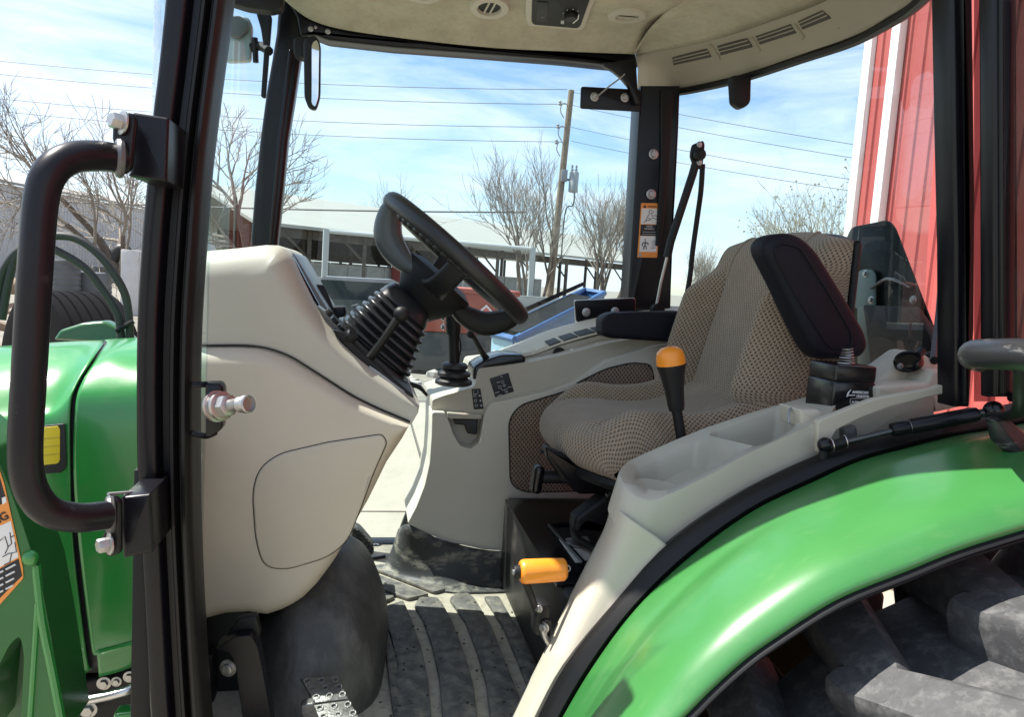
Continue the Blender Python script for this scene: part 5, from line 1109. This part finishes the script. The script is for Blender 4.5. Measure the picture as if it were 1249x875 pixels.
for a, c in zip(f_in, f_out):
    oa, oc = outw(a), outw(c)
    rows.append([a-oa*.045+V((0, .07, 0)), a-oa*.03, a-oa*.004, a+oa*.004-V((0, .02, 0)), a+oa*.012-V((0, .060, 0)), a+oa*.016-V((0, .085, 0)), a.lerp(c, .50)+oa*.026, a.lerp(c, .72)+oa*.030, a.lerp(c, .88)+oa*.026, a.lerp(c, .96)+oa*.014, c, c-oc*.015+V((0, .012, 0)), c-oc*.02+V((0, .03, 0))])
b = BM(); R2 = list(map(list, zip(*rows))); patch(b, R2, 70, 44); fender = part('fender', b, GRNF, TK, ang=80)
b = BM(); lip = [[c-outw(c)*.004+V((0, .004, 0)), c-outw(c)*.010+V((0, -.002, 0)), c-outw(c)*.018+V((0, .010, 0)), c-outw(c)*.020+V((0, .05, 0)), c-outw(c)*.02+V((0, .06, 0))] for c in f_out]
loft(b, lip, closed=False); part('fender_lip', b, BLKM, TK, solid=.004, ang=60)
b = BM(); un = [[a-outw(a)*.05+V((0, .0, 0)), a.lerp(c, .5)-outw(a)*.03, c-outw(c)*.03+V((0, .02, 0))] for a, c in zip(f_in, f_out)]; loft(b, un, closed=False); part('fender_liner', b, BLKM, TK, solid=.004, ang=60)
b = BM(); q = [V((.30, 1.10, .70)), V((1.7, 1.10, .70)), V((1.7, 1.10, 1.28))]+[p+V((0, .06, -.03)) for p in U_[::-4]]
wl = [V((p.x, 1.115, min(p.z, 1.34))) for p in U_ if p.x < .78]; wl = [V((wl[0].x, 1.115, .3))]+wl+[V((wl[-1].x, 1.115, .3))]
slab(b, [p+V((.03, 0, -.04)) for p in wl], V((0, .015, 0)), .002, 1); part('wheel_well_wall', b, BLKM, TK)
# rear tyre
WC = V((.985, .75, .558)); wax = V((0, 1, 0)); hw = .21; Rc = .560; Rl = .622
ty = BM(); lathe(ty, [(.31, -.15), (.34, -.185), (.42, -.205), (.49, -.208), (.525, -.195), (Rc-.005, -.165), (Rc+.004, -.08), (Rc+.006, 0), (Rc+.004, .08), (Rc-.005, .165), (.525, .195), (.49, .208), (.42, .205), (.34, .185), (.31, .15), (.31, -.15)], WC, wax, 72, cap=False)
tyre = part('rear_tyre', ty, TYRE, TK, ang=50)
def wp(r, w, a): return WC+V((-r*math.sin(a), w, r*math.cos(a)))
NL = 20
for side in (-1, 1):
    for k in range(NL):
        a0 = 2*math.pi*k/NL+(0 if side < 0 else -.036)+.052; b = BM(); rings = []
        for i in range(13):
            t = i/12; w = -.045+t*(.235+.045); aa = a0-(.20 if side < 0 else .13)*t    # centre end leads, shoulder trails rearwards
            ha = .050+.030*t; rt = Rl-.012*t**3; rb = Rc-.02
            if i == 0: ha *= .55
            if i == 1: ha *= .85
            sh = max(0, (t-.86)/.14)
            rt -= sh*.05
            yy = side*w; s_ = .012
            rings.append([wp(rb, yy, aa-ha-.025), wp(rt-.016, yy, aa-ha-.008), wp(rt-.004, yy, aa-ha+.004), wp(rt, yy, aa-ha+.010), wp(rt+.001, yy, aa), wp(rt, yy, aa+ha-.010), wp(rt-.004, yy, aa+ha-.004), wp(rt-.016, yy, aa+ha+.008), wp(rb, yy, aa+ha+.025)])
        e = rings[-1]; rings.append([p+V((0, side*.004, 0))+(WC-V((p.x, WC.y, p.z))).normalized()*-(-.085 if j not in (0, 8) else -.05) for j, p in enumerate(e)])
        s0 = rings[0]; rings.insert(0, [p.lerp(wp(Rc-.01, side*-.065, a0+.0), .25)+(WC-V((p.x, WC.y, p.z))).normalized()*(.012 if j not in (0, 8) else 0) for j, p in enumerate(s0)])
        loft(b, rings); part('tyre_lug', b, TYRE, tyre, ang=42, bev=.007)
b = BM(); lathe(b, [(.02, .02), (.10, .02), (.16, -.02), (.26, -.03), (.30, -.14), (.315, -.155), (.315, .155), (.02, .155)], WC, wax, 48); part('rear_rim', b, mat('rim_yellow', (.65, .45, .02), .4), tyre)
b = BM(); box(b, P(1180, 720, 1.12)+V((.1, .05, -.05)), (.10, .05, .42), b=.006); part('fender_bracket', b, BLKP, TK)
b = BM(); box(b, V((1.45, 1.35, .62)), (.5, .4, .3), b=.03); part('rear_axle', b, BLKM, TK)

# ---- rear near pillar, hinge side of the open door, strut
px_slab('rear_pillar', [(1160, -60), (1186, -60), (1187, 120), (1189, 240), (1189, 400), (1183, 497), (1166, 497), (1166, 400), (1166, 299), (1163, 150)], 1.055, .045, BLKP, TK, r=.006, rpx=1)
px_slab('pillar_ridge', [(1173, -60), (1186, -60), (1190, 240), (1189, 400), (1183, 495), (1177, 495), (1181, 300), (1179, 120)], 1.047, .012, BLKM, TK, r=.004, rpx=1)
door = px_slab('cab_door', [(1212, -60), (1241, -60), (1243, 300), (1243, 485), (1214, 485), (1213, 200)], .985, .03, BLKP, TK, r=.006, rpx=1)
px_slab('door_seal', [(1221, -60), (1226, -60), (1228, 300), (1228, 482), (1222, 482)], .979, .01, SEAL, door, r=.004, rpx=1)
px_slab('door_seal', [(1206, -60), (1211, -60), (1212, 300), (1212, 485), (1207, 485)], 1.0, .02, SEAL, door, r=.005, rpx=1)
dpn = [P(1238, y, .98) for y in (-60, 200, 486)]
b = BM(); patch(b, [dpn, [p+V((.28, -.62, 0)) for p in dpn]], 6, 6); part('door_glass', b, GLASSD, door, solid=.005)
b = BM(); patch(b, [[P(x, y, 1.03) for y in (-60, 200, 490)] for x in (1188, 1214)], 4, 2); part('door_glass', b, GLASSK, door)  # extra dark pane added over the hinge gap to dim the red strip
px_slab('door_rail', [(1240, 480, 1), (1300, 490), (1300, 500), (1240, 492)], .97, .02, BLKP, door, r=.003)
SCR = mat('scratched_black', (.02, .02, .022), .35, dirt=((.45, .43, .4), 28, .56, .74, .7, (.35, .35, 1.5)))
b = BM(); tube(b, [P(1200, 440, 1.0), P(1188, 436, .94), P(1190, 432, .86), P(1212, 432, .80), P(1250, 433, .74), P(1330, 440, .66)], .0195, 16, 24); part('door_pull', b, SCR, door)
b = BM(); tube(b, [P(1246, 440, .80), P(1246, 480, .82), P(1243, 502, .85), P(1228, 508, .90), P(1210, 508, .95)], .010, 10, 16, flat=.6); part('pull_bracket', b, BLKM, door)
px_slab('door_corner', [(1212, 512, 3), (1228, 508, 4), (1262, 535), (1262, 572), (1240, 560), (1218, 540, 6)], .90, .02, SCR, door, r=.008)
a0, a1, a2, a3 = P(1008, 545, 1.06), P(1085, 525, 1.045), P(1195, 505, 1.01), P(1212, 501, 1.0)
b = BM(); tube(b, [a0, a1.lerp(a2, .2)], .0048, 10); st = part('gas_strut', b, mat('strut_rod', (.10, .10, .10), .25, metal=.8), TK)
b = BM(); d = (a2-a1); lathe(b, [(.004, 0), (.0105, .003), (.0118, .010), (.0118, .028), (.0112, .030), (.0112, .032), (.0125, .034), (.0125, d.length-.012), (.011, d.length-.004), (.005, d.length)], a1, d, 22); part('strut_cylinder', b, BLKP, st)
b = BM(); tube(b, [a2, a3], .007, 10); part('strut_tip', b, mat('strut_rod', (1, 1, 1)), st)
for q, r in ((a0+V((.0, .004, .002)), .0125), (a3, .0155)): b = BM(); ball(b, q, r, 14, (1, 1, 1)); part('ball_joint', b, BLKG, st)
b = BM(); tube(b, [a0+V((.004, 0, 0)), a0.lerp(a1, .30)], .0085, 12); tube(b, [a0+V((0, .004, -.004)), a0+V((0, .006, -.04))], .008, 10); part('strut_socket', b, BLKM, st)
for q in (a0.lerp(a1, .09), a0.lerp(a1, .3), a1.lerp(a2, .22), a2.lerp(a3, .7)): b = BM(); torus(b, q, d, .0105, .0009, 16, 5); part('clip_ring', b, STEEL, st)
b = BM(); tube(b, [P(1140, 440, 1.2), P(1146, 380, 1.5), P(1148, 350, 1.6)], .008, 8); ball(b, P(1136, 440, 1.25), .018, 10); part('window_strut', b, BLKM, TK)

# ---- slow vehicle sign seen from behind, beyond the rear glass
sg = [PX(x, y, 1.34) for x, y in rnd([(1028, 300, 6), (1038, 277, 6), (1082, 268, 8), (1090, 277, 6), (1139, 405, 6), (1138, 440), (1066, 470), (1036, 480, 6)], 6)]
b = BM(); slab(b, sg, V((.008, 0, 0)), .002, 2); sgn = part('sign_panel', b, mat('smoked_panel', (.004, .009, .0075), .35, spec=.15), TK)
b = BM(); slab(b, [PX(x, y, 1.325) for x, y in rnd([(1045, 333, 6), (1052, 328, 6), (1064, 329, 5), (1067, 336), (1066, 470), (1046, 476)], 4)], V((.006, 0, 0)), .002, 2); slab(b, [PX(x, y, 1.331) for x, y in ((1034, 374), (1046, 352), (1046, 376))], V((.004, 0, 0)), .001, 1); part('sign_bracket', b, mat('bracket_teal', (.20, .27, .25), .4), sgn)
for x, y in ((1056, 334), (1063, 366), (1114, 366)): b = BM(); bolt(b, PX(x, y, 1.325), V((-1, 0, 0)), .007); part('bolt', b, CHR, sgn)
b = BM(); slab(b, [PX(x, y, 1.30) for x, y in rnd([(1052, 372, 3), (1110, 374, 3), (1134, 410), (1140, 450), (1064, 470), (1056, 400)], 3)], V((.03, 0, 0)), .004, 2); part('rear_housing', b, BLKM, TK)
b = BM(); tube(b, [PX(1062, 352, 1.32), PX(1085, 340, 1.32), PX(1108, 350, 1.32)], [.004, .010, .004], 8, 8, flat=.5); part('sign_reflector', b, mat('lamp_grey', (.25, .25, .25), .2), sgn)

# ---- grab bar on the front pillar
b = BM(); q = [P(143, 193, .93), P(118, 190, .90), P(86, 193, .875), P(62, 210, .86), P(50, 245, .855), P(43, 330, .85), P(36, 450, .85), P(31, 540, .85), P(33, 580, .853), P(43, 607, .858), P(62, 625, .868), P(95, 632, .885), P(130, 629, .91)]
tube(b, q, .0165, 16, 70); bar = part('grab_bar', b, mat('bar_paint', (.008, .007, .011), .34, spec=.3, dirt=((.09, .08, .08), 30, .6, .8, .5)), TK)
def bracket(pl, Yf, bolt_px, ring_px):
    o = px_slab('bar_bracket', pl, Yf, .10, BLKP, bar, r=.004, rpx=3); return o
o = bracket([(160, 136), (206, 143), (203, 222), (155, 214), (158, 210), (163, 160)], .965, None, None)
px_slab('bracket_plate', [(137, 138, 6), (160, 136, 6), (166, 146), (160, 205, 8), (150, 213, 8), (140, 208, 4), (148, 196), (136, 170)], .935, .012, BLKP, bar, r=.004)
b = BM(); bolt(b, P(150, 150, .934), V((-.75, -.65, .1)), .0092, .012); part('bolt', b, CHR, bar)
b = BM(); torus(b, P(146, 193, .925), V((.9, .35, 0)), .0175, .005, 20, 8); part('weld_collar', b, mat('worn_collar', (.14, .14, .145), .4, metal=.4), bar)
px_slab('bar_bracket', [(147, 607, 2), (183, 603, 2), (187, 674, 2), (150, 682, 3), (146, 640)], .965, .09, BLKP, bar, r=.004)
px_slab('bracket_plate', [(125, 608, 5), (138, 606, 5), (147, 612), (147, 676, 4), (130, 682, 6), (122, 662, 5), (130, 640)], .94, .012, BLKP, bar, r=.004)
b = BM(); tube(b, [P(132, 603, .945), P(183, 599, 1.02)], .002, 5); part('bracket_edge', b, GREYM, bar)
b = BM(); bolt(b, P(134, 664, .938), V((-.8, -.6, 0)), .0088, .012); part('bolt', b, CHR, bar)
b = BM(); torus(b, P(134, 628, .925), V((.9, .35, 0)), .0175, .005, 20, 8); part('weld_collar', b, mat('worn_collar', (.14, .14, .145)), bar)
# ---- door striker on the pillar
b = BM(); tube(b, [P(234, 470, 1.06), P(252, 469, 1.06), P(263, 470, 1.045)], .0045, 6, 6); tube(b, [P(234, 529, 1.06), P(252, 532, 1.06), P(262, 528, 1.045)], .0045, 6, 6)
stk = part('striker_bracket', b, BLKP, TK)
px_slab('striker_plate', [(250, 468, 3), (268, 468, 4), (272, 475, 4), (271, 524, 5), (256, 534, 4), (250, 534, 2)], 1.035, .03, BLKP, stk, r=.004)
c = P(263, 496, 1.025); ax = (P(305, 493, .985)-c).normalized(); Ls = (P(308, 493, .985)-c).length
b = BM(); lathe(b, [(.019, -.004), (.0210, 0), (.0210, .004), (.0175, .005), (.0175, .009), (.0190, .010), (.0190, .014), (.016, .015)], c, ax, 28)
lathe(b, [(.0155, .015), (.0150, .026), (.012, .028)], c, ax, 6); lathe(b, [(.0085, .028), (.0085, Ls*.66), (.0105, Ls*.70), (.0095, Ls*.78), (.0118, Ls*.82), (.0118, Ls*.92), (.010, Ls*.94), (.009, Ls*.88), (.001, Ls*.88)], c, ax, 22)
part('striker_pin', b, CHR, stk)
for k in range(30):
    pass

# ---- hood, cowl, decal
def hrows(spec): return [[P(x, y, Y) for x, y, Y in r] for r in spec]
hood = [[(-120, 434, 1.62), (-40, 428, 1.62), (40, 422, 1.62), (90, 418, 1.62), (128, 416, 1.62)], [(-120, 436, 1.50), (-40, 430, 1.50), (40, 424, 1.50), (90, 421, 1.50), (126, 420, 1.50)], [(-120, 470, 1.39), (-40, 463, 1.39), (30, 457, 1.39), (75, 453, 1.39), (113, 438, 1.39)], [(-120, 510, 1.335), (-40, 504, 1.335), (30, 498, 1.335), (68, 494, 1.335), (93, 470, 1.335)], [(-120, 535, 1.315), (-40, 527, 1.315), (30, 520, 1.315), (64, 514, 1.315), (86, 496, 1.315)], [(-120, 600, 1.305), (-40, 590, 1.305), (30, 580, 1.305), (64, 575, 1.305), (86, 570, 1.305)], [(-120, 720, 1.305), (-40, 708, 1.305), (30, 690, 1.305), (70, 680, 1.305), (90, 668, 1.305)], [(-120, 860, 1.305), (-40, 850, 1.305), (40, 832, 1.305), (85, 822, 1.305), (106, 800, 1.305)], [(-120, 875, 1.32), (-40, 862, 1.32), (40, 842, 1.32), (88, 831, 1.32), (112, 816, 1.32)]]
hood = [[(-430, r[0][1]+20, r[0][2])]+r for r in hood]
HR = hrows(hood); HR = [[p+V((0, .31, -.40)) for p in HR[0]], [p+V((0, .30, -.14)) for p in HR[0]], [p+V((0, .24, -.03)) for p in HR[0]]]+HR
b = BM(); patch(b, HR, 40, 66); part('hood', b, GRN, TK, solid=.003, ang=60)
cowl = [[(132, 415, 1.62), (150, 414, 1.62), (190, 412, 1.62), (235, 408, 1.62)], [(130, 420, 1.50), (150, 418, 1.50), (190, 416, 1.50), (235, 413, 1.50)], [(117, 440, 1.39), (140, 436, 1.39), (190, 440, 1.39), (235, 436, 1.39)], [(99, 470, 1.335), (130, 468, 1.335), (190, 465, 1.335), (235, 460, 1.335)], [(92, 500, 1.315), (120, 500, 1.315), (190, 496, 1.315), (235, 492, 1.315)], [(90, 575, 1.305), (120, 570, 1.305), (190, 565, 1.305), (235, 560, 1.305)], [(97, 668, 1.305), (130, 665, 1.305), (190, 655, 1.305), (235, 650, 1.305)], [(112, 790, 1.305), (140, 785, 1.305), (190, 772, 1.305), (235, 760, 1.305)], [(118, 797, 1.300), (145, 790, 1.300), (190, 777, 1.300), (235, 766, 1.300)], [(121, 826, 1.31), (150, 818, 1.31), (190, 802, 1.31), (235, 790, 1.31)]]
CW = hrows(cowl); CW = [[p+V((0, .31, -.40)) for p in CW[0]], [p+V((0, .30, -.14)) for p in CW[0]], [p+V((0, .24, -.03)) for p in CW[0]]]+CW
b = BM(); patch(b, CW, 20, 70); part('cowl', b, GRN, TK, solid=.003, ang=60)
b = BM(); patch(b, [[(P(x+dx, y, Y+.012)) for x, y, Y in (r[-1],) for dx in (-3, 4, 12)] for r in hood], 4, 40); part('hood_gap', b, PRINTB, TK)
b = BM(); box(b, V((-.92, 1.64, 1.0)), (1.1, .58, .5), b=.05); part('engine_block', b, BLKM, TK)
dc = px_slab('side_decal', [(-30, 525, 2), (2, 525), (79, 517, 3), (81, 571, 6), (74, 577, 3), (0, 582), (-30, 584)], 1.3005, .003, PRINTB, TK, r=.001)
px_slab('yellow_band', [(50, 522, 1), (71, 520, 2), (73, 524), (73, 562, 3), (70, 566, 2), (50, 568)], 1.2995, .002, YEL, dc, r=.0005)
for k in range(3): b = BM(); tube(b, [P(50, 536+k*10, 1.2995), P(73, 533.5+k*10, 1.2995)], .0012, 4); part('band_line', b, mat('yellow_line', (.55, .42, .02), .4), dc)
px_slab('yellow_band', [(3, 528), (17, 526.5), (24, 543), (14, 546), (9, 540)], 1.2995, .002, YEL, dc, r=.0005, rpx=1); px_slab('yellow_band', [(13, 551), (26, 549), (27, 556), (15, 556)], 1.2995, .002, YEL, dc, r=.0005, rpx=1)
# underside bits
b = BM(); tube(b, [P(60, 862, 1.22), P(90, 858, 1.22), P(146, 846, 1.22), P(164, 838, 1.23), P(174, 826, 1.26)], .0072, 10, 20); part('steel_pipe', b, STEEL, TK)
px_slab('frame_rail', [(60, 840), (120, 826), (180, 808), (260, 800), (260, 900), (60, 900)], 1.36, .08, BLKM, TK, r=.01)
for x, y, r in ((142, 832, .006), (158, 826, .007), (127, 834, .008), (108, 866, .010)): b = BM(); bolt(b, P(x, y, 1.345), -YD, r); part('bolt', b, CHR if r < .012 else GREYM, TK)
px_slab('green_bracket', [(138, 872, 4), (180, 868, 4), (190, 900), (136, 900)], 1.25, .03, GRN, TK, r=.005)
# loader mast with its warning label
px_bev('loader_mast', [(-60, 500), (-8, 548), (10, 590), (28, 640), (38, 672, 6), (48, 700), (62, 775), (82, 900), (24, 900), (29, 800, 10), (24, 775, 10), (12, 787, 6), (-2, 815), (-10, 900), (-60, 900)], 1.10, .09, mat('mast_green', (.012, .12, .022), .42, coat=.2, var=(8, .08), dirt=((.10, .14, .06), 14, .55, .85, .3)), TK, r=.008, rpx=4)
b = BM(); tube(b, [P(44, 690, 1.105), P(52, 760, 1.10), P(64, 820, 1.10), P(78, 895, 1.10)], .006, 8, 12); part('mast_weld', b, GRN, TK); b = BM(); tube(b, [P(46, 735, 1.10), P(42, 800, 1.10), P(36, 890, 1.10)], .004, 8, 10); part('mast_weld', b, GRN, TK)
px_slab('mast_rear_plate', [(46, 730), (52, 770), (80, 900), (30, 900), (38, 800)], 1.125, .02, GRND, TK, r=.002); px_slab('mast_rear_plate', [(-20, 760), (30, 770), (30, 900), (-20, 900)], 1.17, .02, GRND, TK, r=.002)
b = BM(); ball(b, P(37, 681, 1.10), .011, 14, (1, .8, 1)); part('mast_bolt', b, GRN, TK)
lab = px_slab('mast_decal', [(-30, 548), (-2, 570, 2), (5, 590), (28, 694, 2), (28.5, 706, 3), (0, 738), (-30, 772)], 1.0985, .001, ORND, TK, r=.0003)
px_slab('decal_text_panel', [(-30, 560), (-3, 573), (8, 612), (-30, 632)], 1.098, .0008, PRINTB, lab, r=.0001, rpx=1); px_slab('decal_picture', [(-30, 656), (13, 636), (22.5, 680), (-30, 709)], 1.098, .0008, WHT, lab, r=.0001, rpx=1); px_slab('decal_text_panel', [(-30, 711), (22.5, 682), (27, 703), (0, 730), (-30, 760)], 1.098, .0008, PRINTB, lab, r=.0001, rpx=1)
rg = (P(11, 622, 1.0975)-P(-20, 638, 1.0975)); uv_ = V((0, 0, 1)); text('WARNING', P(12, 632, 1.0975), rg, uv_, .0155, PRINTB, lab, align='RIGHT', bold=.0003)
for k, y in enumerate((688, 696, 704, 712)):
    b = BM()
    for s0, s1 in ((-20, -8), (-5, 4), (7, 19-k)): tube(b, [P(s0, y+(21-s0)*.52, 1.0975), P(s1, y+(21-s1)*.52, 1.0975)], .0012, 4)
    part('text_line', b, WHT, lab)
px_slab('decal_symbol', [(2, 608), (7, 606), (8, 613), (3, 616)], 1.0975, .0005, WHT, lab, r=.0001, rpx=0)
b = BM()
for l in ([(0, 660), (6, 655), (10, 668), (6, 676)], [(12, 650), (14, 664), (9, 668)], [(13, 656), (17, 654)], [(3, 680), (10, 676), (20, 674), (18, 662)], [(5, 690), (12, 686), (14, 676)]): tube(b, [P(x, y, 1.0975) for x, y in l], .0006, 4)
part('machine_outline', b, PRINTB, lab)
# hydraulic hoses behind the hood
HOSE = mat('hose_rubber', (.028, .029, .03), .6, bump=(300, .2, .0008))
for q in ([(159, 418), (157, 385), (152, 358), (137, 331), (116, 306.5), (92, 291), (66, 288), (40, 293), (20, 312), (10, 345), (2, 390)], [(148, 418), (146, 395), (141, 378), (123.5, 351), (105, 328), (79, 311), (52, 300), (26, 304), (9, 322), (0, 345), (-8, 400)]):
    b = BM(); tube(b, [P(x, y, 1.88) for x, y in q], .0092, 12, 60); part('hydraulic_hose', b, HOSE, TK)
b = BM(); tube(b, [P(142, 404, 1.865), P(152, 398, 1.865), P(163, 392, 1.868)], .006, 8, 6); part('hose_tie', b, BLKM, TK)
px_slab('loader_arm', [(64, 415), (72, 403), (100, 394), (126, 392), (150, 404), (165, 420)], 1.98, .06, GRND, TK, r=.01)
